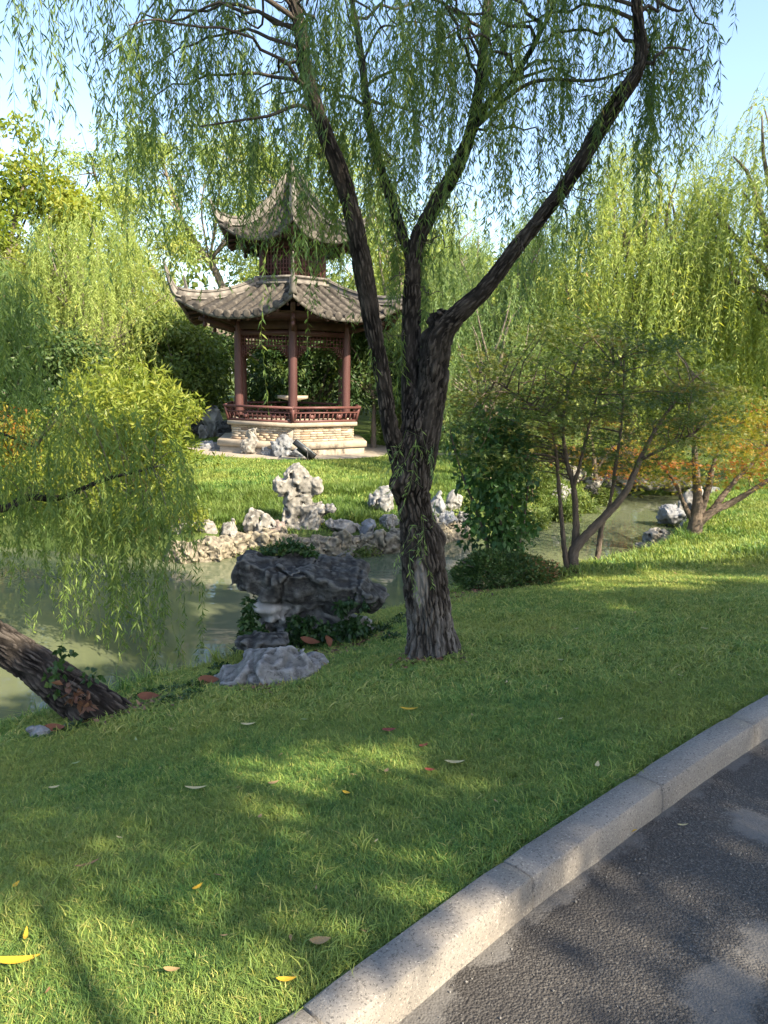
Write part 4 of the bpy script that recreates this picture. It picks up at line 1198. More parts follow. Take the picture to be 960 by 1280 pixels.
def rock_mesh(name, mat, blobs, n=44, holes=(), planes=0, seed=0, k=0.06, namp=0.05, nfreq=4.0, ridge=0.0, rfreq=5.0, strata=0.0, pl=(0.75, 1.0), rs_=1.0, cells=0, facet=0.35, crack=0.02, pn=2.0, cuts=(), fine=0.014):
    """blobs: (centre, radii, rot, tilt); holes: (centre, radii)"""
    B = [(*b, 0, 0)[:4] if len(b) == 2 else (*b, 0)[:4] for b in blobs]
    B = [(b[0], tuple(x * rs_ for x in b[1]), b[2], b[3]) for b in B]
    lo = np.min([np.array(b[0]) - max(b[1]) * 1.0 for b in B], 0) - 0.03
    hi = np.max([np.array(b[0]) + max(b[1]) * 1.0 for b in B], 0) + 0.03
    rs = np.random.default_rng(seed)
    big = float((hi - lo).max())
    cen = np.mean([b[0] for b in B], 0)
    NP = nrm(rs.normal(size=(planes, 3))) if planes else []
    HP = rs.uniform(pl[0], pl[1], planes) if planes else []
    CELL = rs.uniform(lo, hi, (max(cells, 1), 3)).astype(np.float32)
    CN = nrm(rs.normal(size=(max(cells, 1), 3)))
    CO = rs.uniform(-1, 1, max(cells, 1))
    def f(G):
        q = G + (np.stack([fbm(G * nfreq / big * 1.3, seed + 1, 2), fbm(G * nfreq / big * 1.3, seed + 2, 2), fbm(G * nfreq / big * 1.3, seed + 3, 2)], -1) - 0.5) * namp * 2.2
        d = None
        for c, r, ro, ti in B:
            e = ellip(q, c, r, ro, ti, pn)
            d = e if d is None else smin(d, e, k)
        for nn, h in zip(NP, HP):
            ext = max(np.dot(np.array(b[0]) - cen, nn) + np.linalg.norm(np.array(b[1]) * nn) for b in B)
            d = np.maximum(d, (G - cen) @ nn - h * ext)
        for cp_, cn_ in cuts:
            cn_ = np.array(cn_, float)
            d = np.maximum(d, (q - np.array(cp_)) @ (cn_ / np.linalg.norm(cn_)))
        for c, r in holes:
            d = -smin(-d, ellip(q, c, r), k * 0.6)
        d = d + (fbm(G * nfreq * 2 / big, seed + 7, 4) - 0.5) * namp
        if fine:
            d = d + (fbm(G * 16 / big, seed + 21, 4, True) - 0.55) * fine * big * 1.6
        if ridge:
            d = d + smooth(0.62, 0.95, fbm(G * rfreq / big, seed + 9, 3, True)) * ridge
        if cells:
            m_ = np.abs(d) < 0.16 * big
            pts = G[m_].astype(np.float32)
            pts = pts + (np.stack([vnoise(pts * 7 / big, seed + 31), vnoise(pts * 7 / big, seed + 32), vnoise(pts * 7 / big, seed + 33)], -1) - 0.5) * 0.12 * big
            f1 = np.full(len(pts), 9e9, np.float32)
            f2 = f1.copy()
            ci = np.zeros(len(pts), np.int32)
            for k_i, c_ in enumerate(CELL):
                dd = np.sum((pts - c_) ** 2, -1)
                nearer = dd < f1
                f2 = np.where(nearer, f1, np.minimum(f2, dd))
                f1 = np.where(nearer, dd, f1)
                ci[nearer] = k_i
            f1, f2 = np.sqrt(f1), np.sqrt(f2)
            off = np.sum((pts - CELL[ci]) * CN[ci], -1) * facet + CO[ci] * crack * 0.7 + smooth(0.018 * big, 0.0, f2 - f1) * crack
            d[m_] = d[m_] + off
        if strata:
            z = G[..., 2] * 9 / big + fbm(G * 3 / big, seed, 3) * 2.2
            d = d + np.abs((z % 1) - 0.5) * strata
        return d
    V, F = surface_nets(f, lo, hi, n)
    return mesh(name, V, [F], mat, None, True)
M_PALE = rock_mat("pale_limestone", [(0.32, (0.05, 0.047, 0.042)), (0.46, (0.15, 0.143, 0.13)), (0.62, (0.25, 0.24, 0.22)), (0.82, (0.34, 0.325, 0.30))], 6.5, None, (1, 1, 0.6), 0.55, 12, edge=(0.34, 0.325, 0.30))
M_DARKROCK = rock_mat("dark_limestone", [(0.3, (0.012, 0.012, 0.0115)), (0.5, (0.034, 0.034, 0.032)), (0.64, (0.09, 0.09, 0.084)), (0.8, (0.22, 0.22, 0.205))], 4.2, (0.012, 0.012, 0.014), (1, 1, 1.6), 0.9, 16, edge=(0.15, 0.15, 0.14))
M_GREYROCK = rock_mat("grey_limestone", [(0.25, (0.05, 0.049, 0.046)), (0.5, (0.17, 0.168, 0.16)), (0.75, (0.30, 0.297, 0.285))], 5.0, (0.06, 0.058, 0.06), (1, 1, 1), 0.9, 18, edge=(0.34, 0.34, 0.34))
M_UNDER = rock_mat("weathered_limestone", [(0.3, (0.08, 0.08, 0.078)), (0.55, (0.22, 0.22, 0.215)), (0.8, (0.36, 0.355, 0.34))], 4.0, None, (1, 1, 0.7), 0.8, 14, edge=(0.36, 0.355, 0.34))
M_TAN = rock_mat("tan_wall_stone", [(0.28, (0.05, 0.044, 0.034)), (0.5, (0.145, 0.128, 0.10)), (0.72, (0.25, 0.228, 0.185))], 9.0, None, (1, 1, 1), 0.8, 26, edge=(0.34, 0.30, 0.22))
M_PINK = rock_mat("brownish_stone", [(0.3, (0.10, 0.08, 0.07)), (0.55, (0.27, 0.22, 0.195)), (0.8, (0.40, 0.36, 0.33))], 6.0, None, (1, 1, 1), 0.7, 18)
M_BLUEGREY = rock_mat("bluish_pale_stone", [(0.3, (0.09, 0.092, 0.10)), (0.55, (0.23, 0.24, 0.255)), (0.8, (0.36, 0.37, 0.385))], 5.0, None, (1, 1, 0.5), 0.7, 14)

def put(name, me, label, cat, px, pyb, y, dz=-0.03, group=None, rz=0.0, s=1.0):
    p = at(px, pyb, y)
    z = min(gz(p[0], p[1]), p[2]) if dz is not None else p[2]
    o = obj(name, me, None, (p[0], p[1], p[2] + (dz or 0)))
    o.rotation_euler = (0, 0, rz)
    o.scale = (s, s, s)
    tag(o, label, cat, group)
    return o
def K(y):
    return y / 962.0
# -- the dark overhanging rock: slab on a pale foot, one piece of stone in two tones
ry = 6.35
k_ = K(ry) * 1.02
ro = np.array(at(385, 800, ry))
rz0 = ro[2]
def rp(px, py, dy=0.0):
    return np.array([(px - 385) * k_, dy, (800 - py) * k_])
slab = rock_mesh("slab", M_DARKROCK, [
    (rp(390, 724, 0.0), (0.70, 0.42, 0.30), 0.0, 0.18), (rp(318, 708, -0.08), (0.26, 0.26, 0.2), 0.1, 0.0), (rp(462, 742, 0.0), (0.2, 0.2, 0.14), 0.1, 0.1)],
    n=112, planes=0, seed=3, k=0.04, namp=0.05, nfreq=8, ridge=0.016, rfreq=14, strata=0.03, cells=34, facet=0.10, crack=0.02, pn=2.6, fine=0.011,
    cuts=[(rp(345, 690), (0.17, -0.16, 1)), (rp(455, 714), (0.75, -0.1, 1)), (rp(300, 724, -0.1), (-0.32, 0.25, -1)), (rp(380, 747, -0.2), (-0.28, 0.1, -1)), (rp(474, 762), (0.75, 0, -0.66)), (rp(288, 712), (-1, -0.15, 0.12)), (rp(380, 735, -0.30), (0.05, -1, -0.3)), (rp(300, 690, -.1), (-0.55, -0.2, 0.9)), (rp(330, 712, -0.30), (-0.4, -1, 0.2))])
foot = rock_mesh("foot", M_UNDER, [
    (rp(340, 750, -0.14), (0.19, 0.2, 0.17), 0, -0.5), (rp(372, 745, 0), (0.24, 0.22, 0.14), 0, 0.3), (rp(352, 776, -0.08), (0.15, 0.17, 0.14)), (rp(400, 778, 0.12), (0.26, 0.2, 0.2)),
    (rp(415, 790, -0.12), (0.13, 0.12, 0.1)), (rp(452, 790, 0.05), (0.13, 0.14, 0.16)), (rp(360, 810, 0.15), (0.3, 0.25, 0.14))],
    n=56, seed=8, k=0.05, namp=0.05, nfreq=7, ridge=0.02, rfreq=9, strata=0.03, rs_=0.92, cells=40, facet=0.14, crack=0.012)
brk = tag(empty("overhanging_rock", ro, "large black weathered rock slab overhanging a pale ivy-grown foot at the water's edge", "rock"))
obj("slab", slab, brk)
obj("foot", foot, brk)
# its ivy
def ivy(label, pts, sizes, n, seed, ll=0.05, lw=0.036, mat=None, at_=None, name="ivy", flat=0.9):
    rng = np.random.default_rng(seed)
    c = np.array(pts)
    b = c.mean(0)
    o = tag(obj(name, broadleaf(name, rng, c - b, np.array(sizes), n, ll, lw, mat or M_IVY, flat, 0.5), None, b), label, "creeper")
    o['kind'] = 'stuff'
    return o
rng = np.random.default_rng(71)
pts = [ro + rp(px, py, dy) for px, py, dy in
       [(318, 745, -.2), (314, 765, -.2), (316, 785, -.22), (322, 800, -.25), (335, 798, -.3), (312, 800, -.1), (305, 812, -.15), (330, 780, -.25),
        (375, 765, -.28), (390, 760, -.3), (395, 780, -.32), (372, 785, -.3), (410, 770, -.34), (420, 790, -.36), (436, 770, -.3), (440, 795, -.34), (430, 805, -.4), (455, 775, -.22), (462, 790, -.25), (405, 800, -.38), (385, 800, -.36), (448, 765, -.25), (360, 795, -.3), (470, 795, -.2), (400, 812, -.35), (420, 812, -.4)]]
ivy("dark ivy hanging on the foot of the black overhanging rock", pts, rng.uniform(0.05, 0.11, len(pts)), 3400, 72)
pts = [ro + rp(px, py, dy) for px, py, dy in [(335, 686, .1), (350, 682, .12), (362, 680, .12), (375, 684, .14), (385, 690, .14), (440, 735, -.26), (455, 738, -.24), (430, 742, -.28)]]
ivy("tuft of ivy growing over the top edge of the black overhanging rock", pts, np.full(len(pts), 0.06), 620, 73)

# -- the grey boulder lying on the lawn edge
gy_ = 5.12
kg = K(gy_)
go = at(335, 858, gy_)
def gp(px, py, dy=0.0):
    return np.array([(px - 335) * kg, dy, (858 - py) * kg])
me = rock_mesh("grey_boulder", M_GREYROCK, [(gp(345, 836), (0.28, 0.26, 0.20), 0, 0.12), (gp(318, 838, -.02), (0.25, 0.22, 0.17), 0, -0.35), (gp(285, 850, -.05), (0.21, 0.2, 0.11), 0, -0.3), (gp(378, 834, .05), (0.18, 0.2, 0.15), 0, 0.25)],
               n=70, planes=6, seed=14, k=0.05, namp=0.045, nfreq=7, ridge=0.015, rfreq=8, pl=(0.68, 0.92), rs_=1.05, cells=14, facet=0.16, crack=0.016, strata=0.01, cuts=[(gp(350, 803), (0.1, -0.5, 1)), (gp(290, 830), (-0.6, -0.35, 1)), (gp(330, 840, -0.22), (0.1, -1, 0.35)), (gp(390, 812), (0.5, -0.2, 1))])
tag(obj("grey_boulder", me, None, go + [0, 0, -0.03]), "low grey cracked boulder in the grass below the black overhanging rock", "rock")
me = rock_mesh("dark_stone", M_DARKROCK, [((0, 0, 0), (0.2, 0.14, 0.06)), ((0.12, 0.03, 0.01), (0.12, 0.1, 0.05))], n=30, seed=15, namp=0.03, nfreq=6, strata=0.02)
tag(obj("dark_stone", me, None, at(322, 803, 5.7)), "small flat dark stone wedged between the grey boulder and the ivy", "rock")

# -- the pale scholar's rock on the far bank
ty = 11.4
kt_ = K(ty) * 1.02
to = at(375, 671, ty)
def tp(px, py, dy=0.0):
    return np.array([(px - 375) * kt_, dy, (671 - py) * kt_])
me = rock_mesh("scholar_rock", M_PALE, [
    (tp(371, 598), (0.17, 0.15, 0.2), 0, 0.1), (tp(352, 607, -.03), (0.13, 0.11, 0.11), 0, 0.5), (tp(348, 600, -.03), (0.055, 0.07, 0.1)), (tp(385, 606, .03), (0.15, 0.13, 0.14)), (tp(395, 606, -.02), (0.1, 0.1, 0.11)),
    (tp(364, 635), (0.11, 0.11, 0.26)), (tp(368, 620), (0.12, 0.11, 0.16)), (tp(380, 622, .03), (0.12, 0.1, 0.12)), (tp(362, 655), (0.12, 0.12, 0.2)), (tp(385, 635, .02), (0.2, 0.13, 0.1)), (tp(390, 650, -.02), (0.16, 0.14, 0.16)), (tp(382, 663), (0.22, 0.17, 0.14)), (tp(408, 634, -.03), (0.14, 0.1, 0.09), 0, 0.1)],
    n=84, holes=[(tp(350, 590, -.05), (0.045, 0.14, 0.06)), (tp(371, 612, -.2), (0.05, 0.12, 0.085)), (tp(392, 614, -.19), (0.05, 0.11, 0.07)), (tp(379, 645, -.2), (0.06, 0.11, 0.06)), (tp(405, 630, -.15), (0.07, 0.08, 0.035)), (tp(366, 588, -.2), (0.03, 0.1, 0.07)), (tp(384, 628, -.2), (0.08, 0.13, 0.03)), (tp(358, 640, -.15), (0.03, 0.08, 0.06)), (tp(392, 588, -.1), (0.05, 0.14, 0.05))],
    seed=21, k=0.06, namp=0.04, nfreq=8, ridge=0.02, rfreq=9, rs_=1.2)
tag(obj("scholar_rock", me, None, to), "tall pale scholar's rock full of hollows standing on the far bank below the pavilion", "rock")
def small_rock(name, label, px0, px1, pyt, pyb, y, mat, seed, planes=6, depth=0.8, lean=0.0, group=None, cat="rock", namp=0.06, pointed=False):
    cx = (px0 + px1) / 2
    g = ground_at(cx, pyb)
    z = None
    if abs(g[1] - y) < 2.5 and float(pond_sd(g[0:1], g[1:2])[0]) > 0.02:
        y = g[1] + (px1 - px0) * K(g[1]) / 2 * depth * 0.7
        q = at(cx, pyb, y)
        z = gz(q[0], q[1]) - 0.03
    k = K(y) * 1.02
    w, h = (px1 - px0) * k / 2, (pyb - pyt) * k
    if z is not None:
        h = max(at(cx, pyt, y)[2] - z, h * 0.6)
    bl = [((0, 0, h * 0.42), (w * 1.1, w * depth * 1.1, h * 0.68), 0.0, lean)]
    if pointed:
        bl = [((-w * .2, 0, h * 0.4), (w * .55, w * depth * .8, h * 0.66), 0.0, lean), ((w * .15, 0, h * .25), (w * .95, w * depth, h * .36), 0, 0)]
    me = rock_mesh(name, mat, bl, n=38, planes=planes + 8, seed=seed, k=min(w, h) * 0.3, namp=min(w, h) * namp * 1.6, nfreq=5, ridge=min(w, h) * 0.1, rfreq=6, pl=(0.55, 0.85), cells=18, facet=0.22, crack=min(w, h) * 0.05)
    p_ = at(cx, pyb, y) + np.array([0, 0, -0.02])
    if z is not None:
        p_[2] = z
    o = obj(name, me, None, p_)
    return tag(o, label, cat, group)
small_rock("bank_rock", "pale pointed rock on the far bank, a triangle beside the scholar's rock", 298, 342, 628, 674, 11.45, M_PALE, 31, 5, 0.6, 0.1, pointed=True)
small_rock("bank_rock", "squat cream rock at the waterline next to the pale pointed rock", 274, 299, 651, 676, 11.3, M_PALE, 32, 8)
small_rock("bank_rock", "brownish cracked rock between the pointed rock and the scholar's rock", 328, 362, 649, 675, 11.4, M_PINK, 33, 8)
small_rock("bank_rock", "flat grey-white stone lying on top of the tan bank wall", 405, 452, 650, 668, 11.5, M_PALE, 34, 4, 0.6)
small_rock("bank_rock", "upright knobbly white rock standing at the end of the flat stone", 449, 472, 645, 675, 11.5, M_BLUEGREY, 35, 9)
small_rock("bank_rock", "rounded grey rock on the grass bank touching the view of the near willow trunk", 461, 496, 609, 642, 12.2, M_UNDER, 36, 4)
small_rock("bank_rock", "flat pale stone under the rounded grey rock beside the near willow trunk", 473, 500, 641, 662, 11.9, M_PALE, 37, 5)
small_rock("bank_rock", "whitish stone block between the pale pointed rock and the leafy shrub at the water", 240, 276, 647, 668, 11.3, M_PALE, 38, 8)
small_rock("bank_rock", "long low pale stone half hidden by the hanging willow curtain", 205, 245, 646, 668, 11.4, M_PALE, 39, 6)
for i, (a, b2, c, d, y, mt) in enumerate([(533, 562, 614, 645, 12.9, M_BLUEGREY), (556, 578, 610, 640, 13.0, M_UNDER), (545, 575, 636, 665, 12.7, M_BLUEGREY), (530, 552, 642, 672, 12.4, M_PALE), (566, 590, 638, 668, 12.8, M_UNDER)]):
    small_rock("bank_rock", ["bluish-white rock topmost in the cluster past the near willow trunk", "grey rock on the grass at the back of the white rock cluster", "bright broken white rock in the middle of the cluster past the near willow trunk",
                             "pale rock at the water touching the near willow trunk's edge", "grey rock at the water under the dark green shrub"][i], a, b2, c, d, y, mt, 41 + i, 8, 0.7, namp=0.16)
# by the pavilion
small_rock("garden_rock", "cream pitted rock with a narrow head, standing before the pavilion step", 301, 324, 539, 569, 19.5, M_PALE, 51, 3, 0.7, 0.0, namp=0.16)
small_rock("garden_rock", "small bluish rock between the cream pitted rock and the broad white rock at the pavilion", 325, 343, 554, 570, 19.3, M_BLUEGREY, 52, 6)
small_rock("garden_rock", "broad bluish-white rock standing against the pavilion step", 338, 369, 541, 572, 19.1, M_BLUEGREY, 53, 8, 0.5, 0.0)
small_rock("garden_rock", "low white rock next to the floodlight at the pavilion corner", 364, 383, 558, 573, 19.0, M_BLUEGREY, 54, 6)
small_rock("garden_rock", "flat bluish paving rock on the grass just off the pavilion step", 240, 277, 553, 562, 19.6, M_BLUEGREY, 55, 4, 0.8)
# the shaded rockery
for i, (a, b2, c, d, y) in enumerate([(238, 262, 505, 546, 22.8), (256, 284, 498, 548, 22.6), (248, 262, 528, 550, 22.2), (270, 292, 520, 552, 22.2)]):
    small_rock("rockery_stone", ["tall dark stone of the shaded rockery", "pale-faced upright stone of the shaded rockery", "small white stone at the foot of the shaded rockery", "squat dark stone of the rockery next to the pavilion step"][i], a, b2, c, d, y, [M_DARKROCK, M_UNDER, M_PALE, M_DARKROCK][i], 61 + i, 8, 0.8, namp=0.15)
# right hand channel
for i, (a, b2, c, d, y, mt, lb_) in enumerate([
        (700, 732, 584, 606, 17.8, M_PALE, "largest pale rock of the row beyond the channel, above the dark hollow"), (728, 752, 590, 612, 17.6, M_PALE, "pale rounded rock in the middle of the row beyond the channel"),
        (748, 772, 594, 612, 17.9, M_PALE, "small pale rock at the end of the row next to the stone bridge"), (724, 750, 606, 622, 17.0, M_DARKROCK, "dark wet rock at the water under the pale row"),
        (690, 712, 600, 626, 16.9, M_UNDER, "grey rock at the island end of the pale row"),
        (818, 862, 630, 655, 13.9, M_BLUEGREY, "bluish rock at the lawn edge under the orange maple"), (796, 846, 658, 688, 12.6, M_PALE, "long white stone sloping into the channel at the lawn edge"),
        (783, 820, 678, 690, 12.2, M_PALE, "flat white stone at the channel edge, nearest to the olive maple"), (846, 866, 648, 664, 13.2, M_UNDER, "grey stone in the grass at the orange maple's foot"),
        (850, 874, 598, 645, 15.0, M_UNDER, "grey upright rock behind the orange maple's trunk"), (878, 905, 604, 640, 15.6, M_BLUEGREY, "pale upright rock behind the orange maple's forked stem")]):
    small_rock("channel_rock", lb_, a, b2, c, d, y, mt, 71 + i, 6, 0.7, namp=0.14)
# distance beyond the near trunk
for i, (a, b2, c, d, y) in enumerate([(548, 566, 522, 538, 24.5), (562, 580, 519, 536, 25.0), (574, 592, 524, 540, 24.0), (584, 598, 532, 546, 22.0)]):
    small_rock("distant_rock", "dark stone of the low rock edging seen far off beside the near willow trunk" if i < 3 else "lone white stone on the far lawn beside the reddish willow trunk", a, b2, c, d, y, M_DARKROCK if i < 3 else M_BLUEGREY, 91 + i, 6,
               group="dark stones of the far rock edging" if i < 3 else None)
# stone slab bridge over the channel
br_ = empty("stone_bridge", at(805, 640, 18.2), "low stone slab bridge with a dark opening over the channel, behind the maples", "bridge")
bo = at(805, 640, 18.2)
kb = K(18.2) * 1.02
me = rock_mesh("slab", M_PALE, [((0, 0, 0.72), (1.0, 0.75, 0.14)), ((-0.5, 0, .74), (0.6, 0.6, 0.14)), ((0.55, 0, .74), (0.6, 0.6, 0.15))], n=44, planes=0, seed=111, namp=0.08, nfreq=8, ridge=.03)
obj("slab", me, br_)
for sx, w in ((-0.78, 0.18), (0.95, 0.28)):
    obj("pier", rock_mesh("pier", M_UNDER, [((sx, 0, 0.3), (w, 0.6, 0.5)), ((sx, -.1, -.1), (w * 1.1, 0.65, 0.4))], n=30, planes=4, seed=112, namp=0.06, nfreq=6), br_)

# tan rubble wall along the far waterline
wall = empty("bank_wall", (-1.0, 11.0, ZW), "rough tan rubble wall holding the far bank at the waterline", "wall")
vs = []
for i in range(9):
    me = rock_mesh("stone", M_TAN, [((0, 0, 0), (0.20, 0.14, 0.15 + 0.02 * (i % 3)))], n=20, planes=6, seed=120 + i, namp=0.05, nfreq=6, pl=(0.75, 0.98), ridge=0.02, pn=5.0, cells=16, facet=0.25, crack=0.02)
    vs.append(me)
far_edge = POND[22:36]
far_edge = np.array([p_ for p_ in far_edge if p_[1] > 10])
fe = catmull(far_edge, 400)
fl_ = np.concatenate([[0], np.cumsum(np.linalg.norm(np.diff(fe, axis=0), axis=1))])
rng = np.random.default_rng(77)
for row, (zz, off) in enumerate(((ZW + 0.03, 0.06), (ZW + 0.18, 0.09))):
    s = rng.uniform(0, 0.1)
    while s < fl_[-1]:
        q = np.array([np.interp(s, fl_, fe[:, 0]), np.interp(s, fl_, fe[:, 1])])
        if -3.0 < q[0] < 1.25:
            o = obj("stone", vs[rng.integers(0, 9)], wall, (q[0] + 1.0 + rng.normal() * 0.015, q[1] - 11.0 + off + rng.normal() * 0.02, zz - ZW + rng.normal() * 0.02))
            o.rotation_euler = (rng.normal() * 0.15, rng.normal() * 0.15, rng.choice([0, PI]) + rng.normal() * 0.3)
            sc = rng.uniform(0.75, 1.15)
            o.scale = (sc * rng.uniform(0.85, 1.25), sc, sc * rng.uniform(0.85, 1.1))
        s += rng.uniform(0.17, 0.25)
# stones at the near edge, left
for i, (a, b2, c, d) in enumerate([(36, 66, 902, 924)]):
    small_rock("edge_stone", "pale grey stone at the water's edge behind the leaning trunk's foot", a, b2, c, d, 5.35, M_BLUEGREY, 131, 6, 0.7)
# ------------------------------------------------------------------ pavilion
M_TILE = solid_mat("grey_roof_tile", [(0.3, (0.024, 0.021, 0.019)), (0.52, (0.062, 0.055, 0.047)), (0.76, (0.15, 0.132, 0.11))], scale=7, rough=0.85, bump=0.5, bump_scale=35, kind='world')
M_TILE_D = solid_mat("roof_groove_shade", [(0.3, (0.022, 0.020, 0.018)), (0.7, (0.05, 0.045, 0.04))], scale=9, kind='world')  # roof sheet coloured dark to stand for the shadow between tile rows
M_RIDGE = solid_mat("ridge_plaster", [(0.25, (0.06, 0.055, 0.05)), (0.55, (0.155, 0.142, 0.128)), (0.8, (0.26, 0.238, 0.21))], scale=6, rough=0.85, bump=0.4, kind='world')
M_WOOD = solid_mat("brown_red_paint", [(0.3, (0.062, 0.028, 0.027)), (0.7, (0.095, 0.044, 0.041))], scale=5, rough=0.45, bump=0.15, bump_scale=25, kind='world', stretch=(1, 1, .2))
M_RAIL = solid_mat("rail_paint", [(0.3, (0.092, 0.038, 0.035)), (0.7, (0.135, 0.06, 0.055))], scale=5, rough=0.5, bump=0.1, kind='world')
M_DKWOOD = solid_mat("dark_beam_wood", [(0.3, (0.045, 0.024, 0.020)), (0.7, (0.085, 0.045, 0.038))], scale=5, rough=0.7, bump=0.2, kind='world')
M_STEP = solid_mat("step_stone", [(0.3, (0.26, 0.22, 0.175)), (0.7, (0.36, 0.31, 0.25))], scale=5, rough=0.8, bump=0.25, kind='world')
M_BRICKM = solid_mat("plinth_mortar", [(0.3, (0.27, 0.235, 0.19)), (0.7, (0.34, 0.30, 0.25))], scale=8, kind='world')
M_BRK = [solid_mat("plinth_brick_" + n_, [(0.3, tuple(x * .8 for x in c)), (0.7, c)], scale=12, rough=0.85, bump=0.4, kind='world') for n_, c in (("tan", (0.38, 0.31, 0.23)), ("grey", (0.27, 0.24, 0.20)), ("cream", (0.46, 0.40, 0.32)), ("brown", (0.29, 0.215, 0.155)))]
PC = at(366, 527, 21.5)
PZ0 = at(366, 571, 21.5 - 2.2)[2]
pav = empty("pavilion", (PC[0], PC[1], PZ0), "six-sided wooden garden pavilion with two upturned grey tiled roofs and brown-red columns, beyond the pond", "pavilion", None, math.atan2(-PC[1], -PC[0]))
# local frame: corner 0 faces the camera; z from the ground
STEP_H, FLOOR = 0.33, 0.83
def hexv(R, z, ph=0.0):
    a = np.arange(6) * PI / 3 + ph
    return np.stack([R * np.cos(a), R * np.sin(a), np.full(6, z)], -1)
def prism(rings, mat, name, parent):
    V = np.vstack([hexv(R, z) for R, z in rings])
    F = []
    for k in range(len(rings) - 1):
        for j in range(6):
            F.append([k * 6 + j, k * 6 + (j + 1) % 6, k * 6 + 6 + (j + 1) % 6, k * 6 + 6 + j])
    return obj(name, mesh(name, V, [np.array(F), np.array([list(range(6))[::-1]]), np.array([[(len(rings) - 1) * 6 + j for j in range(6)]])], mat), parent)
prism([(2.20, -0.25), (2.20, 0.17)], M_STEP, "step_base", pav)
prism([(2.24, 0.173), (2.27, 0.185), (2.27, STEP_H - 0.02), (2.25, STEP_H)], M_STEP, "step_slab", pav)
plinth = prism([(1.84, STEP_H + 0.002), (1.84, FLOOR - 0.12)], M_BRICKM, "plinth", pav)
def box_mesh(name, size, mat, bev=0.006):
    x, y, z = np.array(size) / 2
    b = min(bev, x * .4, y * .4, z * .4)
    V, F = [], []
    for zz, e in ((-z, b), (-z + b, 0), (z - b, 0), (z, b)):
        V += [(-x + e, -y + e, zz), (x - e, -y + e, zz), (x - e, y - e, zz), (-x + e, y - e, zz)]
    for k in range(3):
        for j in range(4):
            F.append([k * 4 + j, k * 4 + (j + 1) % 4, k * 4 + 4 + (j + 1) % 4, k * 4 + 4 + j])
    return mesh(name, np.array(V), [np.array(F), np.array([[3, 2, 1, 0], [12, 13, 14, 15]])], mat)
rng = np.random.default_rng(90)
bm_ = [[box_mesh("brick", (L_, 0.05, 0.054), M_BRK[c]) for c in range(4)] for L_ in (0.27, 0.19)]
side_len = 1.84
for sd in (0, 5, 1, 4, 2, 3):
    a0 = hexv(1.84, 0)[sd]
    a1 = hexv(1.84, 0)[(sd + 1) % 6]
    dv = (a1 - a0) / side_len
    nv = np.array([dv[1], -dv[0], 0])
    ang = math.atan2(dv[1], dv[0])
    for c in range(6):
        s = 0.02
        first = True
        while s < side_len - 0.1:
            kind = 1 if (first and c % 2) or rng.random() < 0.3 else 0
            L_ = (0.27, 0.19)[kind]
            if s + L_ > side_len - 0.01:
                break
            first = False
            p_ = a0 + dv * (s + L_ / 2) + nv * (0.008 + rng.uniform(-0.006, 0.008))
            o = obj("brick", bm_[kind][rng.choice(4, p=[.4, .2, .25, .15])], plinth, (p_[0], p_[1], STEP_H + 0.034 + c * 0.0625))
            o.rotation_euler = (0, 0, ang)
            s += L_ + 0.012
prism([(1.93, FLOOR - 0.118), (1.98, FLOOR - 0.10), (1.98, FLOOR - 0.02), (1.96, FLOOR)], M_STEP, "floor_slab", pav)
RC = 1.63
V, F = lathe([(0.115, 0), (0.118, 0.1), (0.113, 1.2), (0.106, 2.4), (0.106, 2.58)], 20)
me_col = mesh("column", V, F, M_WOOD, None, True)
V, F = lathe([(0.17, 0), (0.185, 0.03), (0.17, 0.09), (0.13, 0.11)], 18)
me_cb = mesh("column_base", V, F, M_STEP, None, True)
for c in hexv(RC, FLOOR):
    o = obj("column", me_col, pav, c)
    obj("column_base", me_cb, o, (0, 0, 0))
# beams, fretwork, brackets
EZ = FLOOR + 2.60           # eave height at mid-side
def side_frames(R):
    h = hexv(R, 0)
    for sd in range(6):
        a0, a1 = h[sd], h[(sd + 1) % 6]
        mid = (a0 + a1) / 2
        dv = (a1 - a0) / np.linalg.norm(a1 - a0)
        yield sd, mid, dv, math.atan2(dv[1], dv[0]), np.linalg.norm(a1 - a0)
def acc_mesh(fn, name, mat):
    a = Acc()
    fn(a)
    return a.mesh(name, mat)
wside = RC - 0.2
me_beam = box_mesh("beam", (RC - 0.1, 0.12, 0.2), M_DKWOOD)
me_beam2 = box_mesh("beam", (RC - 0.14, 0.09, 0.11), M_WOOD)
def fret(a):
    a.box((0, 0, 0.14), (wside, 0.03, 0.03))
    a.box((0, 0, -0.14), (wside, 0.03, 0.03))
    for i in range(15):
        x = -wside / 2 + wside * i / 14
        a.box((x, 0, 0), (0.018, 0.024, 0.25))
    for zz in (-0.05, 0.05):
        a.box((0, 0, zz), (wside - 0.02, 0.02, 0.018))
    for sx in (-1, 1):
        for k in range(5):
            x = sx * (wside / 2 - 0.04 - k * 0.06)
            h = 0.26 - k * 0.05
            a.box((x, 0, -0.155 - h / 2), (0.022, 0.026, h))
            a.box((x - sx * 0.03, 0, -0.155 - h + 0.012), (0.062, 0.026, 0.022))
me_fret = acc_mesh(fret, "fretwork", M_RAIL)
for sd, mid, dv, ang, Ls in side_frames(RC):
    for me_, z in ((me_beam, FLOOR + 2.44), (me_beam2, FLOOR + 2.25), (me_fret, FLOOR + 2.06)):
        o = obj(me_.name.split('.')[0], me_, pav, mid + [0, 0, z])
        o.rotation_euler = (0, 0, ang)
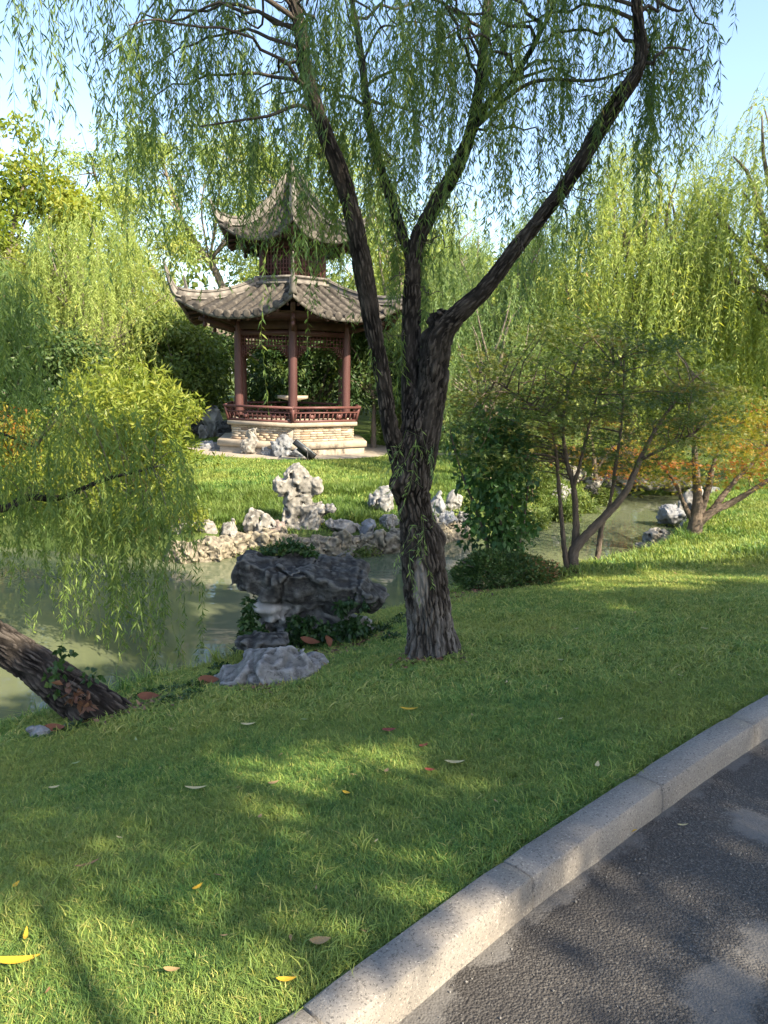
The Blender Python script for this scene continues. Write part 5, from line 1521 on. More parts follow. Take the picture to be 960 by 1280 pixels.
# railing with outward leaning back
def rail_bars(sd_len_b, sd_len_t):
    a = Acc()
    z0, z1 = 0.03, 0.38
    t = lambda f: 0.0 - 0.10 * f          # outwards is -y in the side frame
    for f, h, w in ((0.0, 0.055, 0.07), (0.62, 0.035, 0.045), (1.0, 0.06, 0.075)):
        L_ = sd_len_b + (sd_len_t - sd_len_b) * f
        a.box((0, t(f), z0 + (z1 - z0) * f), (L_, w, h))
    return a.mesh("railing", M_RAIL)
me_rail = rail_bars(1.92, 2.03)
RR = 1.93
b_ = Acc()
b_.bar((0, 0, 0.05), (0, -0.065, 0.25), 0.032, 0.03)
me_bal = b_.mesh("baluster", M_RAIL)
b_ = Acc()
b_.bar((0, -0.062, 0.26), (0, -0.1, 0.37), 0.03, 0.03)
me_bal2 = b_.mesh("strut", M_RAIL)
V, F = lathe([(0.0, -0.013), (0.05, -0.013), (0.06, 0), (0.05, 0.013), (0.0, 0.013)], 12)
me_ros = mesh("rosette", V @ np.array([[1, 0, 0], [0, 0, 1], [0, 1, 0]]), F[:1], M_RAIL)
b_ = Acc()
b_.bar((0, 0, 0.0), (0.10 * .99, 0, 0.41), 0.075, 0.075, (0, 1, 0))
me_post = b_.mesh("railing_post", M_RAIL)
for sd, mid, dv, ang, Ls in side_frames(RR):
    o = obj("railing", me_rail, pav, mid + [0, 0, FLOOR])
    o.rotation_euler = (0, 0, ang)
    if sd == 3:
        pass
    for i in range(14):
        x = -0.9 + 1.8 * i / 13
        obj("baluster", me_bal, o, (x, 0, 0))
    for i in range(5):
        obj("strut", me_bal2, o, (-0.85 + 1.7 * i / 4, 0, 0))
    for x in (-0.42, 0.42):
        obj("rosette", me_ros, o, (x, -0.045, 0.14))
for i, c in enumerate(hexv(RR - 0.0, FLOOR + 0.01)):
    o = obj("railing_post", me_post, pav, c)
    o.rotation_euler = (0, 0, i * PI / 3)
# seat bench behind the railing
for sd, mid, dv, ang, Ls in side_frames(1.66):
    o = obj("bench_seat", box_mesh("bench_seat", (1.62, 0.3, 0.05), M_WOOD) if sd == 0 else bpy.data.meshes["bench_seat"], pav, mid + [0, 0, FLOOR + 0.12])
    o.rotation_euler = (0, 0, ang)
V, F = lathe([(0.16, 0), (0.12, 0.1), (0.12, 0.5), (0.42, 0.56), (0.42, 0.64)], 16)
obj("stone_table", mesh("stone_table", V, F, M_STEP), pav, (0, 0, FLOOR))

# roofs --------------------------------------------------------------
def roof(name, Re, Rt, ze, zt, pw, lift, flare, nrow, tile_r, horn_len, horn_rise, ridge_w, ridge_h, parent):
    """one hexagonal roof with concave slopes. Sector 0 lies between corner 0 and corner 1"""
    def surf(t, v):
        """t 0..1 along the eave, v 0..1 up the slope (horizontal fraction)"""
        u = 2 * t - 1
        R = Re + (Rt - Re) * v + flare * np.abs(u) ** 4 * (1 - v) ** 2
        a, b = np.array([1, 0.0]), np.array([0.5, math.sqrt(3) / 2])
        xy = (a[None] * (1 - t)[:, None] + b[None] * t[:, None]) * R[:, None]
        z = ze + (zt - ze) * v ** pw + lift * np.abs(u) ** 2.6 * (1 - v) ** 2.2
        return np.column_stack([xy, z])
    nt_, nv_ = 25, 14
    T, Vv = np.meshgrid(np.linspace(0, 1, nt_), np.linspace(0, 1, nv_))
    S = surf(T.ravel(), Vv.ravel())
    top, bot = S, S - np.array([0, 0, 0.055])
    i = np.arange(nv_ - 1)[:, None] * nt_
    j = np.arange(nt_ - 1)[None]
    q = np.stack([i + j, i + j + 1, i + nt_ + j + 1, i + nt_ + j], -1).reshape(-1, 4)
    n0 = len(top)
    e = np.arange(nt_ - 1)
    edge = np.stack([e + 1, e, e + n0, e + n0 + 1], -1)
    acc = Acc()
    for sd in range(6):
        c, s = math.cos(sd * PI / 3), math.sin(sd * PI / 3)
        Rm = np.array([[c, -s, 0], [s, c, 0], [0, 0, 1]])
        acc.add(np.vstack([top, bot]) @ Rm.T, [q, q[:, ::-1] + n0, edge])
    ro_ = obj(name, acc.mesh(name, M_TILE_D, False), parent)
    # tile rows
    nvec = np.array([math.cos(PI / 6), math.sin(PI / 6), 0])
    tvec = np.array([-math.sin(PI / 6), math.cos(PI / 6), 0])
    half = Re / 2
    V0, F0 = lathe([(0.0, -0.014), (tile_r * 1.22, -0.014), (tile_r * 1.26, 0.0), (tile_r * 1.22, 0.014), (tile_r * .7, 0.018), (0.0, 0.014)], 14)
    Vd = V0[:, [2, 0, 1]]
    fascia = Acc()
    for r_ in range(nrow):
        w = (r_ + 0.5) / nrow * 2 - 1
        off = w * (half + flare * 0.0)
        # along the slope until the hip
        vend = np.clip((Re - 2 * abs(off)) / (Re - Rt), 0, 1) if abs(off) > Rt / 2 else 1.0
        vend = max(vend - 0.02, 0.06)
        vs_ = np.linspace(0, vend, 40)
        Rv = Re + (Rt - Re) * vs_
        t_ = np.clip(off / Rv + 0.5, 0.0, 1.0)
        for _ in range(3):
            Rf = Rv + flare * np.abs(2 * t_ - 1) ** 4 * (1 - vs_) ** 2
            t_ = np.clip(off * (1 + flare * 0.35 * (1 - vs_) * abs(w) ** 3 / Re * 2) / Rf + 0.5, 0.0, 1.0)
        P = surf(t_, vs_)
        L_ = np.concatenate([[0], np.cumsum(np.linalg.norm(np.diff(P, axis=0), axis=1))])
        nt2 = max(2, int(L_[-1] / 0.17))
        rings, rad = [], []
        for k in range(nt2):
            for f, rr in ((0.0, 1.0), (0.97, 0.86)):
                sq_ = L_[-1] * (k + f) / nt2
                rings.append([np.interp(sq_, L_, P[:, a_]) for a_ in range(3)])
                rad.append(tile_r * rr)
        rings = np.array(rings)
        Td = nrm(np.gradient(rings, axis=0) + 1e-9)
        th = np.linspace(-0.15, PI + 0.15, 7)
        nn = nrm(np.cross(Td, tvec))
        nn = nn * np.sign(nn[:, 2:3] + 1e-9)
        VV = rings[:, None] + (tvec[None, None] * np.cos(th)[None, :, None] + nn[:, None] * np.sin(th)[None, :, None]) * np.array(rad)[:, None, None]
        i = np.arange(len(rings) - 1)[:, None] * 7
        j = np.arange(6)[None]
        qq = np.stack([i + j, i + j + 1, i + 8 + j, i + 7 + j], -1).reshape(-1, 4)
        cpos = P[0]
        me_ = mesh("tile_row", VV.reshape(-1, 3), [qq, np.arange(7)[None]], M_TILE)
        # eave tile (round end) facing outwards, and drip tile
        a_ = Acc()
        c, s = math.cos(PI / 6), math.sin(PI / 6)
        Rm = np.array([[c, -s, 0], [s, c, 0], [0, 0, 1]])
        Vr = (Vd * np.array([1, 1, 1.0])) @ Rm.T
        a_.add(Vr + cpos + nvec * 0.015 + [0, 0, tile_r * 0.15], [F0[0]])
        me_e = a_.mesh("eave_tile", M_TILE)
        for sd in range(6):
            for nm, mm in (("tile_row", me_), ("eave_tile", me_e)):
                o = obj(nm, mm, ro_)
                o.rotation_euler = (0, 0, sd * PI / 3)
    # drip board under the eave and the rafters
    t_ = np.linspace(0, 1, 41)
    E = surf(t_, np.zeros(41))
    Ei = surf(t_, np.full(41, 0.03))
    a_ = Acc()
    a_.add(np.vstack([E + nvec * 0.02 + [0, 0, -0.02], E + nvec * 0.02 + [0, 0, -0.10], Ei + [0, 0, -0.10], Ei + [0, 0, -0.07]]),
           [np.array([[k_ * 41 + i_ + 1, k_ * 41 + i_, k_ * 41 + 41 + i_, k_ * 41 + 42 + i_] for k_ in range(3) for i_ in range(40)])])
    me_f = a_.mesh("eave_board", M_RIDGE)
    for sd in range(6):
        o = obj("eave_board", me_f, ro_)
        o.rotation_euler = (0, 0, sd * PI / 3)
    for r_ in range(nrow):
        w = (r_ + 0.5) / nrow * 2 - 1
        vs_ = np.array([0.02, 0.3])
        P = surf(np.clip(np.array([w * half / Re + 0.5] * 2), 0.02, 0.98), vs_) - [0, 0, 0.13]
        a_ = Acc()
        a_.bar(P[0], P[1], 0.05, 0.06)
        me_ = a_.mesh("rafter", M_DKWOOD)
        for sd in range(6):
            o = obj("rafter", me_, ro_)
            o.rotation_euler = (0, 0, sd * PI / 3)
    # hip ridge with horn, along corner 0
    vs_ = np.linspace(1, 0, 26)
    P = surf(np.zeros(26), vs_)
    hx = np.linspace(0, 1, 14)[1:]
    d0 = P[-1] - P[-2]
    d0 = d0 / np.linalg.norm(d0)
    horn = P[-1] + np.column_stack([horn_len * hx, 0 * hx, d0[2] / max(d0[0], .2) * horn_len * hx + horn_rise * hx ** 1.8])
    P = np.vstack([P, horn])
    nP = len(P)
    fw = np.concatenate([np.full(26, 1.0), np.linspace(0.92, 0.16, 13)])
    a_ = Acc()
    Td = nrm(np.gradient(P, axis=0))
    up = np.stack([-Td[:, 2], 0 * Td[:, 0], Td[:, 0]], -1)
    up = up * np.sign(up[:, 2:3] + 1e-6)
    yv = np.array([0, 1.0, 0])
    for (w0, b0, h0) in ((0.75, -0.05, 0.72), (1.0, 0.72, 0.86), (0.62, 0.86, 1.0), (1.15, -0.1, 0.08)):
        prof = [(-w0 / 2, b0), (w0 / 2, b0), (w0 / 2, h0), (-w0 / 2, h0)]
        VV = np.stack([P + yv * (x * ridge_w * fw)[:, None] + up * (z * ridge_h * fw)[:, None] for x, z in prof], 1)
        i = np.arange(nP - 1)[:, None] * 4
        j = np.arange(4)[None]
        a_.add(VV.reshape(-1, 3), [np.stack([i + j, i + (j + 1) % 4, i + 4 + (j + 1) % 4, i + 4 + j], -1).reshape(-1, 4), np.array([[3, 2, 1, 0], [(nP - 1) * 4 + q_ for q_ in range(4)]])])
    me_h = a_.mesh("hip_ridge", M_RIDGE)
    for sd in range(6):
        o = obj("hip_ridge", me_h, ro_)
        o.rotation_euler = (0, 0, sd * PI / 3)
    return ro_, surf
UZ = FLOOR + 4.62
lower, _ = roof("lower_roof", 3.08, 1.0, EZ, FLOOR + 3.50, 1.15, 0.46, 0.22, 11, 0.086, 0.31, 0.80, 0.17, 0.22, pav)
upper, _ = roof("upper_roof", 1.95, 0.08, UZ - 0.05, FLOOR + 6.3, 1.8, 0.40, 0.18, 8, 0.08, 0.24, 0.40, 0.16, 0.22, pav)
# soffits
prism([(2.7, EZ - 0.02 + 0.10), (2.7, EZ + 0.12)], M_DKWOOD, "ceiling", lower)
prism([(1.7, UZ + 0.06), (1.7, UZ + 0.08)], M_DKWOOD, "ceiling", upper)
# ridge band round the upper storey foot
prism([(1.12, FLOOR + 3.34), (1.12, FLOOR + 3.50), (1.18, FLOOR + 3.51), (1.18, FLOOR + 3.56), (1.08, FLOOR + 3.57), (1.08, FLOOR + 3.66), (1.14, FLOOR + 3.67), (1.14, FLOOR + 3.72)], M_RIDGE, "ridge_band", lower)
# upper storey: posts, lattice windows
prism([(0.80, FLOOR + 3.6), (0.80, UZ + 0.1)], M_DKWOOD, "upper_wall", pav)
V, F = lathe([(0.07, 0), (0.07, 0.95)], 12)
me_p = mesh("upper_post", V, F, M_WOOD, None, True)
for c in hexv(0.93, FLOOR + 3.68):
    obj("upper_post", me_p, pav, c)
def lat(a):
    w, h = 0.74, 0.72
    for x in np.linspace(-w / 2, w / 2, 9):
        a.box((x, 0, 0), (0.02 if abs(x) < w / 2 - .01 else 0.05, 0.025, h))
    for z in np.linspace(-h / 2, h / 2, 8):
        a.box((0, 0.002, z), (w, 0.022, 0.02 if abs(z) < h / 2 - .01 else 0.05))
me_l = acc_mesh(lat, "lattice_window", M_RAIL)
me_ub = box_mesh("upper_beam", (0.86, 0.09, 0.14), M_DKWOOD)
for sd, mid, dv, ang, Ls in side_frames(0.93):
    for me_, z in ((me_l, FLOOR + 4.08), (me_ub, FLOOR + 4.54)):
        o = obj(me_.name.split('.')[0], me_, pav, mid + [0, 0, z])
        o.rotation_euler = (0, 0, ang)
# hanging corner posts and brackets
V, F = lathe([(0.0, 0), (0.05, 0.03), (0.06, 0.09), (0.035, 0.12), (0.045, 0.16), (0.045, 0.5)], 10)
me_d = mesh("hanging_post", V, F, M_WOOD, None, True)
for c in hexv(2.55, EZ - 0.26):
    obj("hanging_post", me_d, pav, c)
for c in hexv(1.5, UZ - 0.30):
    obj("hanging_post", me_d, pav, c)
a_ = Acc()
a_.bar((1.5, 0, EZ - 0.16), (3.05, 0, EZ + 0.28), 0.12, 0.14)
a_.bar((1.6, 0, EZ - 0.30), (2.7, 0, EZ - 0.04), 0.08, 0.10)
me_c = a_.mesh("corner_beam", M_DKWOOD)
a_ = Acc()
a_.bar((0.85, 0, UZ - 0.10), (1.95, 0, UZ + 0.16), 0.10, 0.12)
me_c2 = a_.mesh("corner_beam", M_DKWOOD)
for i in range(6):
    for me_ in (me_c, me_c2):
        o = obj("corner_beam", me_, pav)
        o.rotation_euler = (0, 0, i * PI / 3)
V, F = lathe([(0.14, 0), (0.17, 0.07), (0.08, 0.13), (0.13, 0.2), (0.14, 0.28), (0.07, 0.36), (0.02, 0.48), (0.0, 0.5)], 14)
obj("finial", mesh("finial", V, F, M_RIDGE, None, True), pav, (0, 0, FLOOR + 6.25))

# paving round the pavilion
m = solid_mat("path_paving", [(0.3, (0.24, 0.205, 0.17)), (0.7, (0.36, 0.32, 0.27))], scale=3, kind='world', bump=0.3)
pr = [(2.1, 0), (3.1, 0)]
V = np.vstack([hexv(0.5, 0.0), hexv(3.15, 0.0)]) 
a_ = Acc()
nseg = 48
th = np.arange(nseg) * 2 * PI / nseg
rin, rout = 1.9, 3.0
Vp = []
for rr in (rin, rout):
    for t in th:
        x, y = PC[0] + rr * math.cos(t), PC[1] + rr * math.sin(t) * 0.95
        Vp.append((x, y, gz(x, y) + 0.02))
j = np.arange(nseg)
a_.add(np.array(Vp), [np.stack([j, (j + 1) % nseg, nseg + (j + 1) % nseg, nseg + j], -1)[:, ::-1]])
xs = np.linspace(PC[0] + 2.4, PC[0] + 9, 30)
row = []
for x in xs:
    yy = 19.9 + (x - PC[0]) * 0.16
    row += [(x, yy, gz(x, yy) + 0.022), (x, yy + 0.7, gz(x, yy + .7) + 0.022)]
i = np.arange(29) * 2
a_.add(np.array(row), [np.stack([i, i + 2, i + 3, i + 1], -1)])
tag(obj("path", a_.mesh("path", m)), kind='structure')

# floodlight
fo = at(385, 580, 18.6)
fl = empty("floodlight", fo, "dark box floodlight tilted up on a bracket in the grass before the pavilion", "lamp")
M_BLK = solid_mat("black_metal", [(0.3, (0.012, 0.013, 0.015)), (0.7, (0.03, 0.032, 0.035))], rough=0.4, bump=0)
M_GLS = solid_mat("lamp_glass", [(0.3, (0.10, 0.125, 0.14)), (0.7, (0.16, 0.19, 0.21))], rough=0.12, bump=0, spec=0.6)
t = math.radians(38)
Rm = np.array([[math.cos(t), 0, math.sin(t)], [0, 1, 0], [-math.sin(t), 0, math.cos(t)]])
a_ = Acc()
a_.box((-0.08, 0, 0.36), (0.62, 0.34, 0.13), Rm)
a_.box((-0.10, 0, 0.28), (0.36, 0.26, 0.10), Rm)
obj("housing", a_.mesh("housing", M_BLK), fl)
a_ = Acc()
a_.box(np.array([-0.08, 0, 0.36]) + Rm @ np.array([0, 0, 0.068]), (0.56, 0.29, 0.012), Rm)
obj("lamp_glass", a_.mesh("lamp_glass", M_GLS), fl)
a_ = Acc()
for sy in (-0.19, 0.19):
    a_.bar((0.02, sy, 0.0), (0.0, sy, 0.33), 0.04, 0.02)
a_.box((0.02, 0, 0.03), (0.3, 0.36, 0.05))
a_.box((0.10, 0, 0.08), (0.14, 0.2, 0.12))
obj("bracket", a_.mesh("bracket", M_BLK), fl)

# distant grey garden house half hidden by the trees
hp = at(168, 478, 29.0)
gh = empty("garden_house", (hp[0], 29.0, gz(hp[0], 29.0)), "distant grey garden house with a tiled roof and posts, almost hidden by the trees", "house")
M_GW = solid_mat("grey_plaster", [(0.3, (0.25, 0.25, 0.25)), (0.7, (0.36, 0.355, 0.345))], scale=3)
a_ = Acc()
a_.box((0.6, 0.8, 1.1), (3.2, 0.2, 2.4))
obj("wall", a_.mesh("wall", M_GW), gh)
for x in (-0.75, 0.05, 1.15, 1.95):
    a_ = Acc()
    a_.box((x, -0.4, 1.05), (0.2, 0.2, 2.3))
    a_.box((x, -0.4, 2.1), (0.3, 0.3, 0.14))
    obj("post", a_.mesh("post", M_GW), gh)
a_ = Acc()
xs = np.array([-1.4, 2.6])
prof = [(-1.1, 2.12), (-1.05, 2.22), (0.4, 3.0), (1.9, 2.22), (1.9, 2.12), (0.4, 2.85)]
V = np.array([(x, y, z) for x in xs for y, z in prof])
j = np.arange(6)
a_.add(V, [np.stack([j, (j + 1) % 6, 6 + (j + 1) % 6, 6 + j], -1), np.array([[5, 4, 3, 2, 1, 0], [6, 7, 8, 9, 10, 11]])])
rf = obj("roof", a_.mesh("roof", M_TILE_D), gh)
a_ = Acc()
a_.bar((0, -1.1, 2.26), (0, 0.4, 3.05), 0.1, 0.08)
me_t = a_.mesh("tile_row", M_TILE)
for x in np.arange(-1.3, 2.55, 0.2):
    obj("tile_row", me_t, rf, (x, 0, 0))
# ------------------------------------------------------------------ grass
def grass_mat(name, stops, dry, dry_amt, trans=0.35):
    m, nt, out = new_mat(name)
    a = nd(nt, 'ShaderNodeAttribute', attribute_name='rnd').outputs['Fac']
    oi = nd(nt, 'ShaderNodeObjectInfo').outputs['Random']
    f = nd(nt, 'ShaderNodeMath', {0: a, 1: oi}, operation='ADD').outputs[0]
    f = nd(nt, 'ShaderNodeMath', {0: f, 1: 0.5}, operation='MULTIPLY').outputs[0]
    col = ramp(nt, f, stops)
    n = noise(nt, coords(nt, 'world'), 0.9, 4, 0.6)
    col = mixc(nt, ramp(nt, n, [(0.38, (0, 0, 0)), (0.68, (dry_amt,) * 3)]), col, dry)
    p = nd(nt, 'ShaderNodeBsdfPrincipled', {'Base Color': col, 'Roughness': 0.5, 'Specular IOR Level': 0.3})
    t = nd(nt, 'ShaderNodeBsdfTranslucent', {'Color': mixc(nt, 1.0, col, (1.2, 1.15, 0.55), 'MULTIPLY')})
    mx = nd(nt, 'ShaderNodeMixShader', {0: trans, 1: p.outputs[0], 2: t.outputs[0]})
    nt.links.new(mx.outputs[0], out.inputs[0])
    return m
M_LAWN = grass_mat("lawn_blades", [(0.06, (0.035, 0.10, 0.028)), (0.38, (0.10, 0.215, 0.052)), (0.64, (0.22, 0.335, 0.075)), (0.82, (0.43, 0.46, 0.115)), (1.0, (0.6, 0.52, 0.22))], (0.34, 0.34, 0.08), 0.5)
M_BANKG = grass_mat("bank_blades", [(0.05, (0.04, 0.095, 0.026)), (0.5, (0.095, 0.175, 0.04)), (0.9, (0.15, 0.23, 0.048)), (1.0, (0.24, 0.24, 0.07))], (0.18, 0.22, 0.045), 0.5)
def tuft(name, rng, n, h, w, spread, lean, mat, segs=2):
    az = rng.uniform(0, 2 * PI, n)
    r = spread * np.sqrt(rng.random(n))
    b0 = np.stack([np.cos(az) * r, np.sin(az) * r, np.full(n, -0.005)], -1)
    a2 = rng.uniform(0, 2 * PI, n)
    d = np.stack([np.cos(a2), np.sin(a2), 0 * a2], -1)
    s = np.stack([-np.sin(a2), np.cos(a2), 0 * a2], -1)
    hh = h * rng.uniform(0.45, 1.15, n)[:, None]
    ln = lean * rng.uniform(0.2, 1.5, n)[:, None]
    ww = w * rng.uniform(0.7, 1.2, n)[:, None]
    up = np.array([0, 0, 1.0])
    p1 = b0 + up * hh * 0.55 + d * hh * ln * 0.28
    p2 = b0 + up * hh * (1 - 0.25 * ln) + d * hh * ln
    V = np.stack([b0 - s * ww / 2, b0 + s * ww / 2, p1 + s * ww * 0.42, p1 - s * ww * 0.42, p2], 1).reshape(-1, 3)
    i = np.arange(n)[:, None] * 5
    me = mesh(name, V, [i + [0, 1, 2, 3], i + [3, 2, 4]], mat, {'rnd': np.repeat(rng.random(n), 5)})
    return bpy.data.objects.new(name, me)
def scatter(name, P, rz, sc, tufts, label=None, tilt=None):
    """geometry-node grass: one stuff object"""
    me = bpy.data.meshes.new(name)
    me.vertices.add(len(P))
    me.vertices.foreach_set("co", np.ascontiguousarray(P, dtype=np.float32).ravel())
    rot = np.zeros((len(P), 3), np.float32)
    rot[:, 2] = rz
    if tilt is not None:
        rot[:, :2] = tilt
    for k, a, t in (("rot", rot, 'FLOAT_VECTOR'), ("sc", np.asarray(sc, np.float32), 'FLOAT')):
        at_ = me.attributes.new(k, t, 'POINT')
        at_.data.foreach_set("vector" if t == 'FLOAT_VECTOR' else "value", a.ravel())
    o = obj(name, me)
    ng = bpy.data.node_groups.new(name, 'GeometryNodeTree')
    ng.interface.new_socket("Geometry", in_out='INPUT', socket_type='NodeSocketGeometry')
    ng.interface.new_socket("Geometry", in_out='OUTPUT', socket_type='NodeSocketGeometry')
    N, Lk = ng.nodes, ng.links
    gi, go_ = N.new('NodeGroupInput'), N.new('NodeGroupOutput')
    join = N.new('GeometryNodeJoinGeometry')
    oi = N.new('GeometryNodeObjectInfo')
    oi.inputs['As Instance'].default_value = True
    oi.inputs['Object'].default_value = tufts
    iop = N.new('GeometryNodeInstanceOnPoints')
    na = N.new('GeometryNodeInputNamedAttribute')
    na.data_type = 'FLOAT_VECTOR'
    na.inputs['Name'].default_value = 'rot'
    ns = N.new('GeometryNodeInputNamedAttribute')
    ns.data_type = 'FLOAT'
    ns.inputs['Name'].default_value = 'sc'
    e2r = N.new('FunctionNodeEulerToRotation')
    Lk.new(na.outputs[0], e2r.inputs[0])
    Lk.new(gi.outputs[0], iop.inputs['Points'])
    Lk.new(oi.outputs['Geometry'], iop.inputs['Instance'])
    Lk.new(e2r.outputs[0], iop.inputs['Rotation'])
    Lk.new(ns.outputs[0], iop.inputs['Scale'])
    Lk.new(iop.outputs[0], go_.inputs[0])
    md = o.modifiers.new("scatter", 'NODES')
    md.node_group = ng
    tag(o, label, None, None, 'stuff')
    return o
def in_view(X, Y, pad=0.35):
    return np.abs(X) < Y * 0.56 + 1.9
def lawn_points(rng, n, y0, y1, xr, dens_pow=1.0):
    Y = y0 + (y1 - y0) * rng.random(n) ** dens_pow
    X = rng.uniform(xr[0], xr[1], n)
    k = in_view(X, Y)
    return X[k], Y[k]
rng = np.random.default_rng(101)
trunk_c = base
def near_lawn(X, Y, s_min=0.1):
    d, s = kerb_d(X, Y), pond_sd(X, Y)
    ym = np.interp(X, [-14, -6, -2, 0.2, 1.5, 4, 5.7, 8, 10.5], [8, 8, 8.6, 9.6, 11, 13.6, 16.2, 19.8, 22])
    edge = s_min + 0.25 * fbm(np.stack([X * 2, Y * 2, 0 * X], -1), 6, 2)
    rd = np.hypot((X - ro[0]) / 0.75, (Y - ro[1] - 0.1) / 0.5)
    gd = np.hypot((X - go[0]) / 0.36, (Y - go[1]) / 0.22)
    hd = np.hypot((X - hq[0] - 0.05) / 0.66, (Y - hq[1] - 0.35) / 0.46)
    return (d > 0.012) & (s > edge) & (Y < ym) & (np.hypot(X - trunk_c[0], Y - trunk_c[1]) > 0.2) & (rd > 1) & (gd > 1) & (hd > 1)
def zat(X, Y):
    return np.interp(0, [0], [0]) + height(X, Y)
def do_lawn(name, n, y0, y1, xr, t, sc, seed, pw=1.0, label=None, filt=near_lawn):
    rng = np.random.default_rng(seed)
    X, Y = lawn_points(rng, n, y0, y1, xr, pw)
    k = filt(X, Y)
    X, Y = X[k], Y[k]
    p3 = np.stack([X, Y, 0 * X], -1)
    s_ = sc[0] + (sc[1] - sc[0]) * rng.random(len(X)) + (fbm(p3 * 1.6, 3, 3) - 0.5) * 0.7
    print(name, len(X))
    return scatter(name, np.stack([X, Y, height(X, Y)], -1), rng.uniform(0, 2 * PI, len(X)), np.clip(s_, 0.35, 2), t, label, rng.normal(size=(len(X), 2)) * 0.12)
t_near = tuft("grass_tuft", np.random.default_rng(1), 24, 0.036, 0.0028, 0.035, 0.95, M_LAWN)
t_mid = tuft("grass_tuft", np.random.default_rng(2), 26, 0.040, 0.0045, 0.06, 0.9, M_LAWN)
t_far = tuft("grass_tuft", np.random.default_rng(3), 26, 0.07, 0.010, 0.12, 0.7, M_LAWN)
t_bank = tuft("grass_tuft", np.random.default_rng(4), 22, 0.19, 0.010, 0.09, 0.9, M_BANKG)
t_shore = tuft("grass_tuft", np.random.default_rng(5), 16, 0.15, 0.006, 0.05, 0.9, M_LAWN)
do_lawn("lawn_grass", 88000, 1.1, 4.3, (-4.4, 3.8), t_near, (0.65, 1.2), 1)
t_long = tuft("grass_tuft", np.random.default_rng(6), 5, 0.062, 0.0034, 0.03, 1.1, M_LAWN)
do_lawn("lawn_grass", 6000, 1.3, 5.5, (-3.2, 3.4), t_long, (0.6, 1.3), 11)
do_lawn("lawn_grass", 70000, 4.1, 8.5, (-5.2, 6.6), t_mid, (0.75, 1.3), 2, 0.9)
do_lawn("lawn_grass", 46000, 8.2, 22.0, (-1, 13), t_far, (0.7, 1.3), 3, 0.8)
def strand_edge(X, Y):
    s, d = pond_sd(X, Y), kerb_d(X, Y)
    ym = np.interp(X, [-14, -6, -2, 0.2, 1.5, 4, 5.7, 8, 10.5], [8, 8, 8.6, 9.6, 11, 13.6, 16.2, 19.8, 22])
    return (s > 0.03) & (s < 0.6) & (Y < ym) & (d > 0.3) & (fbm(np.stack([X, Y, 0 * X], -1) * 1.8, 8, 2) > 0.5)
do_lawn("shore_grass", 16000, 4.5, 16, (-4, 8), t_shore, (0.6, 1.3), 4, 1.0, None, strand_edge)
ROCKS = [(o_.location.x, o_.location.y, max(o_.dimensions.x, 0.2)) for o_ in C.objects if o_.name.split('.')[0] in ('scholar_rock', 'bank_rock', 'garden_rock', 'channel_rock')]
def far_slope(X, Y):
    s = pond_sd(X, Y)
    ym = np.interp(X, [-14, -6, -2, 0.2, 1.5, 4, 5.7, 8, 10.5], [8, 8, 8.6, 9.6, 11, 13.6, 16.2, 19.8, 22])
    rk = np.ones(X.shape, bool)
    for o_ in ROCKS:
        rk &= np.hypot(X - o_[0], (Y - o_[1] + 0.12) * 0.8) > o_[2] * 0.62
    return rk & (Y > ym) & (s > 0.5) & (s < 2.6 + 1.2 * fbm(np.stack([X, Y, 0 * X], -1), 9, 2)) & (fbm(np.stack([X, Y, 0 * X], -1) * 1.3, 12, 3) > 0.40)
def far_flat(X, Y):
    s = pond_sd(X, Y)
    ym = np.interp(X, [-14, -6, -2, 0.2, 1.5, 4, 5.7, 8, 10.5], [8, 8, 8.6, 9.6, 11, 13.6, 16.2, 19.8, 22])
    pd = np.hypot(X - PC[0], Y - PC[1])
    pathb = (X > PC[0] + 2.2) & (X < PC[0] + 9) & (Y > 19.85 + (X - PC[0]) * .16) & (Y < 20.65 + (X - PC[0]) * .16)
    return (Y > ym) & (s > 0.2) & (pd > 3.0) & ~pathb
do_lawn("bank_grass", 15000, 10.5, 17, (-7.5, 6.5), t_bank, (0.45, 1.1), 5, 1.0, None, far_slope)
do_lawn("far_lawn_grass", 42000, 11, 27, (-12, 9), t_far, (0.7, 1.3), 6, 0.9, None, far_flat)

# ------------------------------------------------------------------ creepers and litter by the water
rng = np.random.default_rng(111)
def litter(name, label, spots, n, cols, ll, lw, seed, kind='stuff', sd=0.12):
    rng = np.random.default_rng(seed)
    s = np.array(spots)
    ci = rng.integers(0, len(s), n)
    X = s[ci, 0] + rng.normal(size=n) * sd
    Y = s[ci, 1] + rng.normal(size=n) * sd
    B = np.stack([X, Y, height(X, Y) + rng.uniform(0.0, 0.035, n)], -1)
    a = rng.uniform(0, 2 * PI, n)
    D = nrm(np.stack([np.cos(a), np.sin(a), rng.normal(size=n) * 0.3], -1))
    S = nrm(np.cross(D, nrm(np.array([0, 0, 1.0]) + rng.normal(size=(n, 3)) * 0.4)))
    V, F = leaf_quads(B, D, S, ll * rng.uniform(.5, 1.3, n), lw * rng.uniform(.6, 1.2, n), rng, 0.3)
    return tag(obj(name, mesh(name, V, [F], leaf_mat(name, cols, 0.15), {'rnd': np.repeat(rng.random(n), 4)})), label, None, None, kind)
DRY = [(0.0, (0.045, 0.022, 0.014)), (0.5, (0.13, 0.062, 0.035)), (1.0, (0.26, 0.16, 0.09))]
sp = [ground_at(px, py)[:2] for px, py in ((600, 742), (620, 738), (650, 735), (675, 728), (700, 720), (715, 718), (690, 722), (640, 737), (580, 748))]
litter("dry_leaves", "brown dry leaves lying under the clipped mound and the olive maple", sp, 1500, DRY, 0.055, 0.028, 1, sd=0.13)
